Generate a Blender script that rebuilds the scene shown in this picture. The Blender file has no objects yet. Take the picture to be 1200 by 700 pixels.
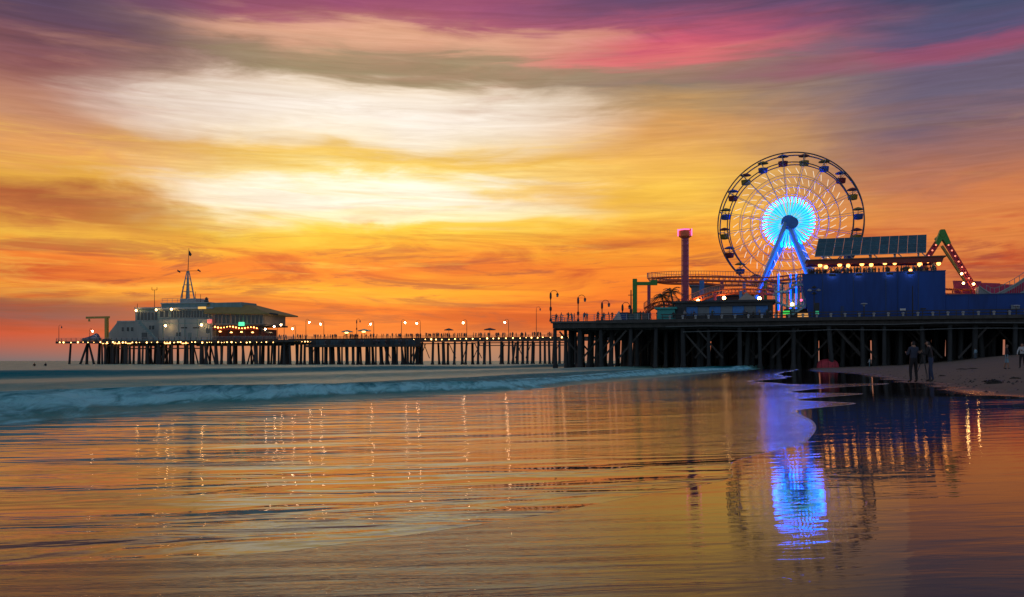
import bpy, bmesh, math, random
import numpy as np
from mathutils import Vector, Matrix
random.seed(7)
R = random.Random(11)
S = bpy.context.scene
COL = S.collection
EYE = 1.05                 # lens height above the wet sand (low tripod)
FP = 1000.0                # focal length in pixels of a 1200 px wide photograph
HOR = 423.0                # row of the sea horizon in the photograph
DECK = 8.05                # pier deck height

# ------------------------------------------------------------------ camera
cam_d = bpy.data.cameras.new('camera')
cam = bpy.data.objects.new('camera', cam_d); COL.objects.link(cam)
cam.location = (0, 0, EYE); cam.rotation_euler = (math.radians(90), 0, 0)
cam_d.sensor_width = 36.0; cam_d.lens = 36.0 * FP / 1200.0
cam_d.shift_y = (HOR - 350.0) / 1200.0
cam_d.clip_start = 0.1; cam_d.clip_end = 30000
S.camera = cam

# ------------------------------------------------------------------ colour management
S.view_settings.view_transform = 'Standard'; S.view_settings.look = 'None'
S.view_settings.exposure = 0.0; S.view_settings.gamma = 1.0
S.view_settings.use_curve_mapping = False
S.cycles.max_bounces = 6; S.cycles.glossy_bounces = 4; S.cycles.diffuse_bounces = 3
S.cycles.use_denoising = True
S.cycles.sample_clamp_indirect = 6.0

def lin(r, g, b):
    f = lambda c: ((c/255)/12.92 if c/255 <= 0.04045 else ((c/255+0.055)/1.055)**2.4)
    return (f(r), f(g), f(b))

# ------------------------------------------------------------------ world: sunset sky
W = bpy.data.worlds.new('World'); S.world = W; W.use_nodes = True
nt = W.node_tree; nt.nodes.clear()
class NT:
    """tiny helper for node graphs"""
    def __init__(s, tree): s.t = tree
    def n(s, typ, **kw):
        nd = s.t.nodes.new(typ)
        for k, v in kw.items(): setattr(nd, k, v)
        return nd
    def inp(s, sock, v):
        if hasattr(v, 'node'): s.t.links.new(v, sock)
        else: sock.default_value = v
    def m(s, op, a, b=0.0, c=None, clamp=False):
        nd = s.n('ShaderNodeMath', operation=op); nd.use_clamp = clamp
        s.inp(nd.inputs[0], a); s.inp(nd.inputs[1], b)
        if c is not None: s.inp(nd.inputs[2], c)
        return nd.outputs[0]
    def smooth(s, v, lo, hi):
        nd = s.n('ShaderNodeMapRange', interpolation_type='SMOOTHSTEP')
        s.inp(nd.inputs[0], v); s.inp(nd.inputs[1], lo); s.inp(nd.inputs[2], hi)
        nd.inputs[3].default_value = 0; nd.inputs[4].default_value = 1
        return nd.outputs[0]
    def mix(s, f, a, b, blend='MIX'):
        nd = s.n('ShaderNodeMix', data_type='RGBA', blend_type=blend)
        s.inp(nd.inputs[0], f)
        for i, v in ((6, a), (7, b)):
            if not hasattr(v, 'node') and len(v) == 3: v = (*v, 1)
            s.inp(nd.inputs[i], v)
        return nd.outputs[2]
    def vec(s, x, y, z):
        nd = s.n('ShaderNodeCombineXYZ')
        for i, v in enumerate((x, y, z)): s.inp(nd.inputs[i], v)
        return nd.outputs[0]
    def noise(s, v, scale, detail=4, rough=0.55, dist=0.0, lac=2.0):
        nd = s.n('ShaderNodeTexNoise')
        s.inp(nd.inputs['Vector'], v); nd.inputs['Scale'].default_value = scale
        nd.inputs['Detail'].default_value = detail; nd.inputs['Roughness'].default_value = rough
        nd.inputs['Distortion'].default_value = dist; nd.inputs['Lacunarity'].default_value = lac
        return nd.outputs[0]
    def ramp(s, f, stops):
        nd = s.n('ShaderNodeValToRGB'); cr = nd.color_ramp
        cr.elements[0].position = stops[0][0]; cr.elements[0].color = (*stops[0][1], 1)
        cr.elements[1].position = stops[-1][0]; cr.elements[1].color = (*stops[-1][1], 1)
        for p, c in stops[1:-1]:
            e = cr.elements.new(p); e.color = (*c, 1)
        s.inp(nd.inputs[0], f)
        return nd.outputs[0]

g = NT(nt)
gen = g.n('ShaderNodeTexCoord').outputs['Generated']
sx = g.n('ShaderNodeSeparateXYZ'); nt.links.new(gen, sx.inputs[0])
dx, dy, dz = sx.outputs
hyp = g.m('MAXIMUM', g.m('SQRT', g.m('ADD', g.m('MULTIPLY', dx, dx), g.m('MULTIPLY', dy, dy))), 0.02)
T = g.m('DIVIDE', dz, hyp)                        # tangent of the elevation
az = g.m('ARCTAN2', dx, dy)                       # 0 = straight out over the pier
warp1 = g.noise(g.vec(g.m('MULTIPLY', dx, 2.2), g.m('MULTIPLY', dy, 2.2), g.m('MULTIPLY', T, 9.0)), 1.0, 5, 0.55, 0.6)
warp2 = g.noise(g.vec(g.m('ADD', g.m('MULTIPLY', dx, 6.0), 4.0), g.m('MULTIPLY', dy, 6.0), g.m('MULTIPLY', T, 34.0)), 1.0, 6, 0.6, 0.8)
tw = g.m('ADD', T, g.m('MULTIPLY', g.m('SUBTRACT', warp1, 0.5), g.m('MULTIPLY', g.smooth(T, -0.02, 0.10), 0.065)))
tw = g.m('ADD', tw, g.m('MULTIPLY', g.m('SUBTRACT', warp2, 0.5), g.m('MULTIPLY', g.smooth(T, 0.0, 0.12), 0.055)))
azw = g.m('ADD', az, g.m('MULTIPLY', g.m('SUBTRACT', warp1, 0.5), 0.35))
fac = g.m('DIVIDE', tw, 0.9)
def sky_ramp(px, rows, top):
    a = math.atan((px-600)/FP); st = []
    for py, c in rows:
        st.append((max(0.0, (HOR-py)/FP*math.cos(a)/0.9), lin(*c)))
    st.append((0.62, lin(*top))); st.append((1.0, lin(88, 96, 122)))
    st.sort(key=lambda e: e[0])
    return g.ramp(fac, st)
rL = sky_ramp(30, [(423,(104,100,108)),(406,(165,88,82)),(390,(196,74,58)),(372,(128,74,76)),(352,(150,76,62)),(336,(240,150,48)),
     (316,(222,94,42)),(297,(236,120,40)),(275,(236,175,58)),(252,(190,105,50)),(234,(170,88,46)),(208,(226,165,60)),(178,(226,156,84)),
     (140,(196,138,105)),(100,(172,114,98)),(60,(136,82,86)),(25,(98,66,86)),(0,(86,64,90))], (70, 62, 95))
rM = sky_ramp(430, [(423,(122,112,110)),(406,(152,112,98)),(390,(212,96,50)),(366,(238,108,34)),(342,(252,166,38)),(316,(246,122,32)),
     (292,(250,168,40)),(268,(252,208,66)),(244,(255,236,170)),(226,(255,246,222)),(205,(254,234,160)),(186,(238,192,80)),(166,(250,230,190)),
     (138,(252,240,228)),(104,(236,212,184)),(84,(160,140,106)),(66,(186,150,118)),(46,(224,164,132)),(26,(170,88,110)),(0,(150,74,108))], (86, 66, 100))
rN = sky_ramp(770, [(423,(136,106,98)),(386,(220,98,48)),(352,(238,108,32)),(322,(244,126,32)),(292,(248,152,38)),(262,(250,186,62)),
     (228,(248,192,68)),(190,(238,178,84)),(150,(222,160,90)),(120,(182,142,96)),(98,(140,118,100)),(78,(160,112,106)),(62,(222,110,112)),(50,(206,88,110)),
     (36,(168,80,108)),(12,(116,72,106)),(0,(104,70,105))], (78, 66, 100))
rR = sky_ramp(1130, [(423,(142,100,92)),(380,(188,102,66)),(330,(206,112,60)),(280,(222,128,60)),(230,(208,122,74)),(190,(168,108,90)),
     (150,(136,98,102)),(110,(104,92,114)),(80,(102,88,112)),(60,(150,78,106)),(48,(142,76,108)),(36,(90,78,112)),(14,(74,76,108)),(0,(66,70,104))], (64, 66, 100))
rB = g.ramp(fac, [(0.0, lin(140, 158, 172)), (0.12, lin(168, 172, 184)), (0.3, lin(158, 172, 190)), (0.62, lin(120, 136, 162)), (1.0, lin(88, 96, 122))])
c = g.mix(g.smooth(azw, -0.50, -0.20), rL, rM)
c = g.mix(g.smooth(azw, -0.10, 0.17), c, rN)
c = g.mix(g.smooth(azw, 0.19, 0.47), c, rR)
def patch(px, py, rx, ry, amt, col):
    global c
    a0 = math.atan((px-600)/FP); t0 = (HOR-py)/FP*math.cos(a0)
    u = g.m('DIVIDE', g.m('SUBTRACT', azw, a0), rx/FP); v = g.m('DIVIDE', g.m('SUBTRACT', tw, t0), ry/FP)
    d = g.m('ADD', g.m('MULTIPLY', u, u), g.m('MULTIPLY', v, v))
    c = g.mix(g.m('MULTIPLY', g.m('SUBTRACT', 1.0, g.smooth(g.m('ADD', d, g.m('MULTIPLY', g.m('SUBTRACT', warp2, 0.5), 1.3)), -0.1, 1.5)), amt), c, col)
patch(425, 138, 290, 42, 0.60, lin(247, 234, 218)); patch(430, 228, 270, 26, 0.85, lin(255, 248, 226)); patch(560, 246, 170, 15, 0.8, lin(255, 240, 190))
patch(560, 84, 330, 15, 0.75, lin(152, 134, 104)); patch(470, 50, 260, 16, 0.6, lin(226, 168, 138))
# wind-drawn cloud streaks, lit from below near the horizon
stre = g.noise(g.vec(g.m('MULTIPLY', g.m('ADD', dx, g.m('MULTIPLY', T, 0.9)), 3.2), g.m('MULTIPLY', dy, 3.2), g.m('MULTIPLY', T, 30.0)), 1.0, 7, 0.62, 1.1)
sm = g.smooth(stre, 0.47, 0.66)
low = g.m('SUBTRACT', 1.0, g.smooth(T, 0.09, 0.21))
c = g.mix(g.m('MULTIPLY', g.m('MULTIPLY', sm, low), g.m('MULTIPLY', g.smooth(T, 0.015, 0.05), 0.85)), c, lin(190, 62, 34))
stre2 = g.noise(g.vec(g.m('MULTIPLY', g.m('ADD', dx, 7.3), 2.6), g.m('MULTIPLY', dy, 2.6), g.m('MULTIPLY', T, 22.0)), 1.0, 7, 0.6, 0.9)
c = g.mix(g.m('MULTIPLY', g.smooth(stre2, 0.52, 0.72), g.m('MULTIPLY', g.smooth(T, 0.12, 0.26), g.m('SUBTRACT', 0.38, g.m('MULTIPLY', g.smooth(az, 0.15, 0.4), 0.28)))), c, lin(186, 132, 112))
stre3 = g.noise(g.vec(g.m('MULTIPLY', g.m('ADD', dx, g.m('MULTIPLY', T, -1.4)), 4.4), g.m('ADD', g.m('MULTIPLY', dy, 4.4), 3.1), g.m('MULTIPLY', T, 40.0)), 1.0, 8, 0.66, 1.6)
c = g.mix(g.m('MULTIPLY', g.smooth(stre3, 0.50, 0.64), g.m('MULTIPLY', g.m('MULTIPLY', g.smooth(T, 0.02, 0.045), g.m('SUBTRACT', 1.0, g.smooth(T, 0.10, 0.17))), 0.7)), c, lin(160, 64, 52))
stre4 = g.noise(g.vec(g.m('MULTIPLY', g.m('ADD', dx, 2.1), 3.0), g.m('MULTIPLY', dy, 3.0), g.m('MULTIPLY', T, 36.0)), 1.0, 8, 0.66, 1.2)
c = g.mix(g.m('MULTIPLY', g.smooth(stre4, 0.52, 0.70), g.m('MULTIPLY', g.m('MULTIPLY', g.smooth(T, 0.05, 0.09), g.m('SUBTRACT', 1.0, g.smooth(T, 0.22, 0.30))), g.m('SUBTRACT', 0.40, g.m('MULTIPLY', g.smooth(az, 0.12, 0.38), 0.33)))), c, lin(255, 206, 84))
c = g.mix(g.smooth(g.m('ABSOLUTE', az), 1.0, 1.9), c, rB)
fib = g.noise(g.vec(g.m('MULTIPLY', g.m('ADD', dx, g.m('MULTIPLY', T, 0.5)), 6.5), g.m('MULTIPLY', dy, 6.5), g.m('MULTIPLY', T, 95.0)), 1.0, 7, 0.68, 1.0)
fbk = g.m('ADD', 1.0, g.m('MULTIPLY', g.m('MULTIPLY', g.m('SUBTRACT', fib, 0.5), 0.55), g.smooth(T, 0.0, 0.06)))
c = g.mix(1.0, c, g.vec(fbk, g.m('POWER', fbk, 1.3), g.m('POWER', fbk, 1.6)), 'MULTIPLY')
nis = g.n('ShaderNodeTexSky', sky_type='NISHITA'); nis.sun_disc = False
nis.sun_elevation = math.radians(3.0); nis.sun_rotation = math.radians(-11.0)
bg1 = g.n('ShaderNodeBackground'); nt.links.new(c, bg1.inputs[0]); bg1.inputs[1].default_value = 1.0
bg2 = g.n('ShaderNodeBackground'); nt.links.new(nis.outputs[0], bg2.inputs[0]); bg2.inputs[1].default_value = 0.006
ad = g.n('ShaderNodeAddShader'); nt.links.new(bg1.outputs[0], ad.inputs[0]); nt.links.new(bg2.outputs[0], ad.inputs[1])
wo = g.n('ShaderNodeOutputWorld'); nt.links.new(ad.outputs[0], wo.inputs[0])

# ------------------------------------------------------------------ sun, low behind thin cloud
sd = bpy.data.lights.new('sun', 'SUN'); sd.energy = 0.08; sd.angle = math.radians(70); sd.color = (1, 0.72, 0.42)
so = bpy.data.objects.new('sun', sd); COL.objects.link(so)
a_, e_ = math.radians(-11), math.radians(7)
so.rotation_euler = Vector((math.sin(a_)*math.cos(e_), math.cos(a_)*math.cos(e_), math.sin(e_))).to_track_quat('Z', 'Y').to_euler()

# ================================================================== helpers
ANG = math.radians(16.2)
U = Vector((math.cos(ANG), -math.sin(ANG))); NN = Vector((math.sin(ANG), math.cos(ANG)))
C0 = Vector((7.6, 152.0))                        # corner of the wide pier
def W2(s, t): return C0 + U*s + NN*t
def st(px, t):
    r = (px-600)/FP
    return (r*(C0.y+t*NN.y) - C0.x - t*NN.x) / (U.x - r*U.y)
def zat(py, s, t): return EYE + (HOR-py)/FP*W2(s, t).y
def pp(px, py, t):
    s = st(px, t); return Vector((s, t, zat(py, s, t)))

MATS = {}
def mat(name, col, rough=0.6, metal=0.0, var=0.25, nscale=1.5, bump=0.0, emit=None, estr=0.0, spec=0.5, streak=False):
    if name in MATS: return MATS[name]
    m = bpy.data.materials.new(name); m.use_nodes = True
    k = NT(m.node_tree); b = m.node_tree.nodes['Principled BSDF']
    tc = k.n('ShaderNodeTexCoord').outputs['Object']
    oi = k.n('ShaderNodeObjectInfo').outputs['Random']
    if streak:
        mp = k.n('ShaderNodeMapping'); m.node_tree.links.new(tc, mp.inputs[0]); mp.inputs['Scale'].default_value = (1, 1, 0.16); tc2 = mp.outputs[0]
    else: tc2 = tc
    n1 = k.noise(tc2, nscale, 5, 0.6)
    n2 = k.noise(tc2, nscale*7, 3, 0.6)
    f = k.m('ADD', k.m('MULTIPLY', n1, 0.6), k.m('ADD', k.m('MULTIPLY', n2, 0.3), k.m('MULTIPLY', oi, 0.1)))
    f = k.smooth(f, 0.3, 0.7)
    lo = tuple(max(0, x*(1-var)) for x in col); hi = tuple(min(1, x*(1+var)) for x in col)
    k.inp(b.inputs['Base Color'], k.mix(f, lo, hi))
    k.inp(b.inputs['Roughness'], k.m('ADD', rough-0.08, k.m('MULTIPLY', n1, 0.16), clamp=True))
    b.inputs['Metallic'].default_value = metal
    b.inputs['Specular IOR Level'].default_value = spec
    if bump:
        bp = k.n('ShaderNodeBump'); bp.inputs['Strength'].default_value = 0.6; bp.inputs['Distance'].default_value = bump
        k.inp(bp.inputs['Height'], n2); m.node_tree.links.new(bp.outputs[0], b.inputs['Normal'])
    if emit:
        b.inputs['Emission Color'].default_value = (*emit, 1); b.inputs['Emission Strength'].default_value = estr
    MATS[name] = m
    return m
def lamp_mat(name, col, s): return mat(name, col, 0.4, emit=col, estr=s, var=0.02)

ORG = {}
class MB:
    def __init__(s): s.v = []; s.f = []; s.mi = []
    def add(s, vs, fs, mi=0):
        o = len(s.v); s.v += [tuple(v) for v in vs]
        s.f += [tuple(i+o for i in f) for f in fs]; s.mi += [mi]*len(fs); return s
    def box(s, x0, x1, y0, y1, z0, z1, mi=0):
        v = [(x, y, z) for z in (z0, z1) for y in (y0, y1) for x in (x0, x1)]
        return s.add(v, [(0,2,3,1),(4,5,7,6),(0,1,5,4),(2,6,7,3),(0,4,6,2),(1,3,7,5)], mi)
    def beam(s, p, q, w, h=None, mi=0, up=(0, 0, 1)):
        h = h or w; p = Vector(p); q = Vector(q); d = (q-p).normalized(); up = Vector(up)
        if abs(d.dot(up)) > 0.99: up = Vector((0, 1, 0))
        a = d.cross(up).normalized()*w/2; b = a.cross(d).normalized()*h/2
        v = [p-a-b, p+a-b, p-a+b, p+a+b, q-a-b, q+a-b, q-a+b, q+a+b]
        return s.add(v, [(0,2,3,1),(4,5,7,6),(0,1,5,4),(2,6,7,3),(0,4,6,2),(1,3,7,5)], mi)
    def cyl(s, p, q, r0, r1=None, n=8, mi=0):
        r1 = r0 if r1 is None else r1; p = Vector(p); q = Vector(q); d = (q-p).normalized()
        up = Vector((0, 0, 1)) if abs(d.z) < 0.95 else Vector((0, 1, 0))
        a = d.cross(up).normalized(); b = d.cross(a)
        v = []
        for c, r in ((p, r0), (q, r1)):
            v += [c+(a*math.cos(2*math.pi*i/n)+b*math.sin(2*math.pi*i/n))*r for i in range(n)]
        f = [(i, (i+1) % n, n+(i+1) % n, n+i) for i in range(n)] + [tuple(range(n-1, -1, -1)), tuple(range(n, 2*n))]
        return s.add(v, f, mi)
    def tube(s, path, r, n=6, mi=0, closed=False):
        P = [Vector(p) for p in path]; L = len(P); v = []; rs = r if isinstance(r, (list, tuple)) else [r]*L
        for i in range(L):
            d = (P[(i+1) % L]-P[i-1]) if closed else (P[min(i+1, L-1)]-P[max(i-1, 0)])
            d.normalize(); up = Vector((0, 0, 1)) if abs(d.z) < 0.9 else Vector((0, 1, 0))
            if closed: up = Vector((0, 1, 0))
            a = d.cross(up).normalized(); b = d.cross(a)
            v += [P[i]+(a*math.cos(2*math.pi*k/n)+b*math.sin(2*math.pi*k/n))*rs[i] for k in range(n)]
        f = []
        for i in range(L if closed else L-1):
            j = (i+1) % L
            f += [(i*n+k, i*n+(k+1) % n, j*n+(k+1) % n, j*n+k) for k in range(n)]
        if not closed: f += [tuple(range(n-1, -1, -1)), tuple((L-1)*n+k for k in range(n))]
        return s.add(v, f, mi)
    def prism(s, poly, y0, y1, mi=0):                       # polygon in x,z pushed along y
        n = len(poly); v = [(x, y0, z) for x, z in poly]+[(x, y1, z) for x, z in poly]
        f = [(i, (i+1) % n, n+(i+1) % n, n+i) for i in range(n)]+[tuple(range(n-1, -1, -1)), tuple(range(n, 2*n))]
        return s.add(v, f, mi)
    def lathe(s, prof, c=(0, 0, 0), n=12, mi=0):            # (radius, z) profile about z
        v = []; c = Vector(c)
        for r, z in prof: v += [c+Vector((r*math.cos(2*math.pi*k/n), r*math.sin(2*math.pi*k/n), z)) for k in range(n)]
        f = []
        for i in range(len(prof)-1):
            f += [(i*n+k, i*n+(k+1) % n, (i+1)*n+(k+1) % n, (i+1)*n+k) for k in range(n)]
        f += [tuple(range(n-1, -1, -1)), tuple((len(prof)-1)*n+k for k in range(n))]
        return s.add(v, f, mi)
    def ball(s, c, r, n=8, m=6, mi=0, sc=(1, 1, 1)):
        c = Vector(c); prof = [(r*math.sin(math.pi*i/m), -r*math.cos(math.pi*i/m)) for i in range(m+1)]
        prof[0] = (r*0.02, -r); prof[-1] = (r*0.02, r)
        k = MB().lathe(prof, n=n); return s.add([c+Vector((x*sc[0], y*sc[1], z*sc[2])) for x, y, z in k.v], k.f, mi)
    def mesh(s, name, mats, org=(0, 0, 0), smooth=False):
        me = bpy.data.meshes.new(name); o = Vector(org)
        me.from_pydata([tuple(Vector(v)-o) for v in s.v], [], s.f)
        for m in (mats if isinstance(mats, (list, tuple)) else [mats]): me.materials.append(m)
        me.polygons.foreach_set('material_index', s.mi)
        bm = bmesh.new(); bm.from_mesh(me); bmesh.ops.recalc_face_normals(bm, faces=bm.faces); bm.to_mesh(me); bm.free()
        if smooth: me.polygons.foreach_set('use_smooth', [True]*len(me.polygons))
        me.update(); return me
    def build(s, name, mats, parent=None, org=None, smooth=False):
        if parent is not None and org is None:
            p = parent
            while p.parent: p = p.parent
            org = ORG.get(p.name, (0, 0, 0))
        o = bpy.data.objects.new(name, s.mesh(name, mats, org or (0, 0, 0), smooth)); COL.objects.link(o); o.parent = parent
        return o
def tag(o, label, cat, group=None, kind=None):
    if label: o['label'] = label
    if cat: o['category'] = cat
    if group: o['group'] = group
    if kind: o['kind'] = kind
    return o
def thing(name, label, cat, s, t, z, group=None, local=False, rz=0.0):
    """Empty at the foot of a thing standing in the pier's own frame"""
    o = bpy.data.objects.new(name, None); COL.objects.link(o)
    p = W2(s, t); o.location = (p.x, p.y, z); o.rotation_euler = (0, 0, -ANG+rz); o.empty_display_size = 0.3
    ORG[o.name] = (0, 0, 0) if local else (s, t, z)
    return tag(o, label, cat, group)
def solo(mb, name, mats, label, cat, s, t, z, group=None, smooth=False, local=False):
    """a thing that is one mesh, given in pier coordinates"""
    o = mb.build(name, mats, None, (0, 0, 0) if local else (s, t, z), smooth); p = W2(s, t)
    o.location = (p.x, p.y, z); o.rotation_euler = (0, 0, -ANG)
    return tag(o, label, cat, group)
def inst(me, name, parent, loc=(0, 0, 0), rot=(0, 0, 0), sc=None):
    o = bpy.data.objects.new(name, me); COL.objects.link(o); o.parent = parent; o.location = loc; o.rotation_euler = rot
    if sc: o.scale = sc
    return o
def copy_tree(o, parent=None):
    c = o.copy(); COL.objects.link(c); c.parent = parent
    for ch in list(o.children): copy_tree(ch, c)
    return c
def pchip(xs, ys):
    xs = np.array(xs, float); ys = np.array(ys, float); h = np.diff(xs); d = np.diff(ys)/h
    m = np.zeros(len(xs)); m[0], m[-1] = d[0], d[-1]
    for i in range(1, len(xs)-1):
        m[i] = 0 if d[i-1]*d[i] <= 0 else (h[i-1]+h[i])/(h[i-1]/d[i-1]+h[i]/d[i])*1.0
    def f(x):
        x = np.clip(np.asarray(x, float), xs[0], xs[-1]); i = np.clip(np.searchsorted(xs, x)-1, 0, len(h)-1)
        u = (x-xs[i])/h[i]; hh = h[i]
        return ((1+2*u)*(1-u)**2*ys[i]+u*(1-u)**2*hh*m[i]+u*u*(3-2*u)*ys[i+1]+u*u*(u-1)*hh*m[i+1])
    return f
def vnoise(x, y, seed=0):
    """smooth value noise on arrays"""
    x = np.asarray(x, float); y = np.asarray(y, float); xi = np.floor(x); yi = np.floor(y); fx = x-xi; fy = y-yi
    fx = fx*fx*(3-2*fx); fy = fy*fy*(3-2*fy)
    def h(a, b):
        k = np.sin(a*127.1+b*311.7+seed*74.7)*43758.5453
        return k-np.floor(k)
    return (h(xi, yi)*(1-fx)+h(xi+1, yi)*fx)*(1-fy)+(h(xi, yi+1)*(1-fx)+h(xi+1, yi+1)*fx)*fy
def fbm(x, y, seed=0, o=4): return sum(vnoise(x*2**i, y*2**i, seed+i)*0.5**(i+1) for i in range(o))

# ================================================================== ground: beach, swash, ocean
shore_x = pchip([-60, -20, 0, 10, 17.6, 21, 24.5, 29, 37, 52, 76, 124, 170, 300, 800, 6000], [-32, -18, -13.4, -11.8, -10.4, -9.5, -7.9, -5, 0, 6, 15.5, 34.7, 52, 102, 290, 2300])
sand_z = pchip([-4000, -60, -8, 0, 9, 17, 20, 25, 31, 38, 60, 400, 4000], [-6, -3.5, -0.62, -0.25, -0.13, 0.12, 0.23, 0.48, 1.05, 1.75, 2.6, 3.2, 3.2])
def ground_z(x, y): return float(sand_z(x-shore_x(y)))
def grid_obj(name, X, Y, Z, m, attrs=None, flip=False):
    ny, nx = X.shape; me = bpy.data.meshes.new(name)
    v = np.stack([X, Y, Z], -1).reshape(-1, 3)
    i = np.arange(ny*nx).reshape(ny, nx)
    q = np.stack([i[:-1, :-1], i[:-1, 1:], i[1:, 1:], i[1:, :-1]], -1).reshape(-1, 4)
    if flip: q = q[:, ::-1]
    me.from_pydata(v.tolist(), [], q.tolist()); me.materials.append(m)
    me.polygons.foreach_set('use_smooth', [True]*len(me.polygons))
    for k, a in (attrs or {}).items():
        at = me.attributes.new(k, 'FLOAT', 'POINT'); at.data.foreach_set('value', a.reshape(-1).astype(np.float32))
    me.update(); o = bpy.data.objects.new(name, me); COL.objects.link(o); return o
def grow(a, b, d0, d1):
    r = [a]; 
    while r[-1] < b:
        f = (r[-1]-a)/(b-a); r.append(r[-1]+d0*(d1/d0)**f)
    r[-1] = b; return np.array(r)

def ground_mat(name, film=False):
    m = bpy.data.materials.new(name); m.use_nodes = True; k = NT(m.node_tree); L = m.node_tree.links
    b = m.node_tree.nodes['Principled BSDF']; tc = k.n('ShaderNodeTexCoord').outputs['Object']
    def attr(n): 
        a = k.n('ShaderNodeAttribute', attribute_name=n); return a.outputs['Fac']
    def mp(scale, rz=0.0):
        q = k.n('ShaderNodeMapping'); L.new(tc, q.inputs[0]); q.inputs['Scale'].default_value = scale; q.inputs['Rotation'].default_value = (0, 0, rz); q.inputs['Location'].default_value = (3.7, 11.3, 0); return q.outputs[0]
    if film:
        foam = attr('foam'); rgh = attr('aerated')
        v1 = mp((0.42, 1.6, 1), math.radians(-24)); v2 = mp((1.6, 6.0, 1), math.radians(-18)); v3 = mp((0.12, 0.6, 1), math.radians(-24))
        n1 = k.noise(v1, 1.0, 3, 0.5, 0.7); n2 = k.noise(v2, 1.0, 4, 0.6, 0.5); n3 = k.noise(v3, 1.0, 3, 0.5)
        big = k.smooth(n3, 0.35, 0.65)
        h = k.m('ADD', k.m('MULTIPLY', n1, k.m('ADD', 0.028, k.m('MULTIPLY', big, 0.030))), k.m('MULTIPLY', k.m('MULTIPLY', n2, big), 0.006))
        fn = k.noise(mp((2.0, 5.0, 1), -0.4), 3.0, 6, 0.65, 0.6); fz = k.noise(mp((0.3, 0.8, 1), -0.4), 1.0, 4, 0.6, 1.2)
        fm = k.smooth(k.m('ADD', foam, k.m('MULTIPLY', k.m('SUBTRACT', fn, 0.5), 0.9)), 0.45, 0.75)
        k.inp(b.inputs['Base Color'], k.mix(fm, k.mix(k.smooth(fz, 0.35, 0.7), (0.052, 0.046, 0.044), (0.036, 0.032, 0.031)), (0.40, 0.40, 0.40)))
        r0 = k.m('ADD', 0.05, k.m('MULTIPLY', rgh, 0.07))
        k.inp(b.inputs['Roughness'], k.m('ADD', r0, k.m('MULTIPLY', fm, 0.4), clamp=True))
        calm = k.m('SUBTRACT', 1.0, k.m('MULTIPLY', rgh, 0.8)); h = k.m('ADD', k.m('MULTIPLY', h, calm), k.m('MULTIPLY', k.noise(mp((0.8, 22.0, 1), math.radians(-4)), 1.0, 3, 0.6, 0.3), k.m('MULTIPLY', rgh, 0.0085)))
    else:
        wet = attr('wet')
        nz = k.noise(mp((0.35, 0.35, 1)), 1.0, 5, 0.6, 0.6)
        w = k.smooth(k.m('ADD', wet, k.m('MULTIPLY', k.m('SUBTRACT', nz, 0.5), 0.7)), 0.34, 0.74)
        gr = k.noise(tc, 180.0, 3, 0.7); pat = k.noise(mp((0.5, 0.9, 1), 0.5), 1.0, 6, 0.62, 0.8); pr = k.noise(tc, 2.6, 4, 0.6)
        dry = k.mix(pat, (0.17, 0.13, 0.095), (0.30, 0.24, 0.175)); dry = k.mix(k.m('MULTIPLY', gr, 0.5), dry, (0.12, 0.095, 0.07))
        wc = k.mix(k.smooth(pat, 0.3, 0.7), (0.030, 0.027, 0.026), (0.048, 0.041, 0.038))
        k.inp(b.inputs['Base Color'], k.mix(w, dry, wc))
        ws = k.noise(mp((0.5, 1.6, 1), 0.35), 1.0, 5, 0.6, 0.5)
        k.inp(b.inputs['Roughness'], k.m('ADD', k.m('MULTIPLY', k.m('SUBTRACT', 1.0, w), 0.80), k.m('ADD', 0.015, k.m('ADD', k.m('MULTIPLY', k.smooth(ws, 0.45, 0.75), 0.04), k.m('MULTIPLY', attr('drained'), 0.09))), clamp=True))
        n1 = k.noise(mp((0.9, 3.4, 1), math.radians(8)), 1.0, 3, 0.5, 0.6); n2 = k.noise(mp((3.0, 14.0, 1), math.radians(6)), 1.0, 3, 0.55, 0.4)
        hw = k.m('ADD', k.m('MULTIPLY', n1, 0.0034), k.m('MULTIPLY', n2, 0.0006))
        hw = k.m('ADD', hw, k.m('MULTIPLY', attr('drained'), k.m('ADD', k.m('MULTIPLY', k.noise(mp((0.7, 5.0, 1), math.radians(-14)), 1.0, 5, 0.62, 1.0), 0.012), k.m('MULTIPLY', k.noise(mp((1.5, 16.0, 1), math.radians(10)), 1.0, 4, 0.6, 0.8), 0.003))))
        hd = k.m('ADD', k.m('MULTIPLY', pr, 0.10), k.m('MULTIPLY', gr, 0.004))
        h = k.m('ADD', k.m('MULTIPLY', hw, w), k.m('MULTIPLY', hd, k.m('SUBTRACT', 1.0, w)))
    b.inputs['IOR'].default_value = 1.21
    if film: k.inp(b.inputs['IOR'], k.m('ADD', 1.25, k.m('MULTIPLY', rgh, 0.16)))
    bp = k.n('ShaderNodeBump'); bp.inputs['Strength'].default_value = 1.0; bp.inputs['Distance'].default_value = 1.0
    k.inp(bp.inputs['Height'], h); L.new(bp.outputs[0], b.inputs['Normal'])
    return m

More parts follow.
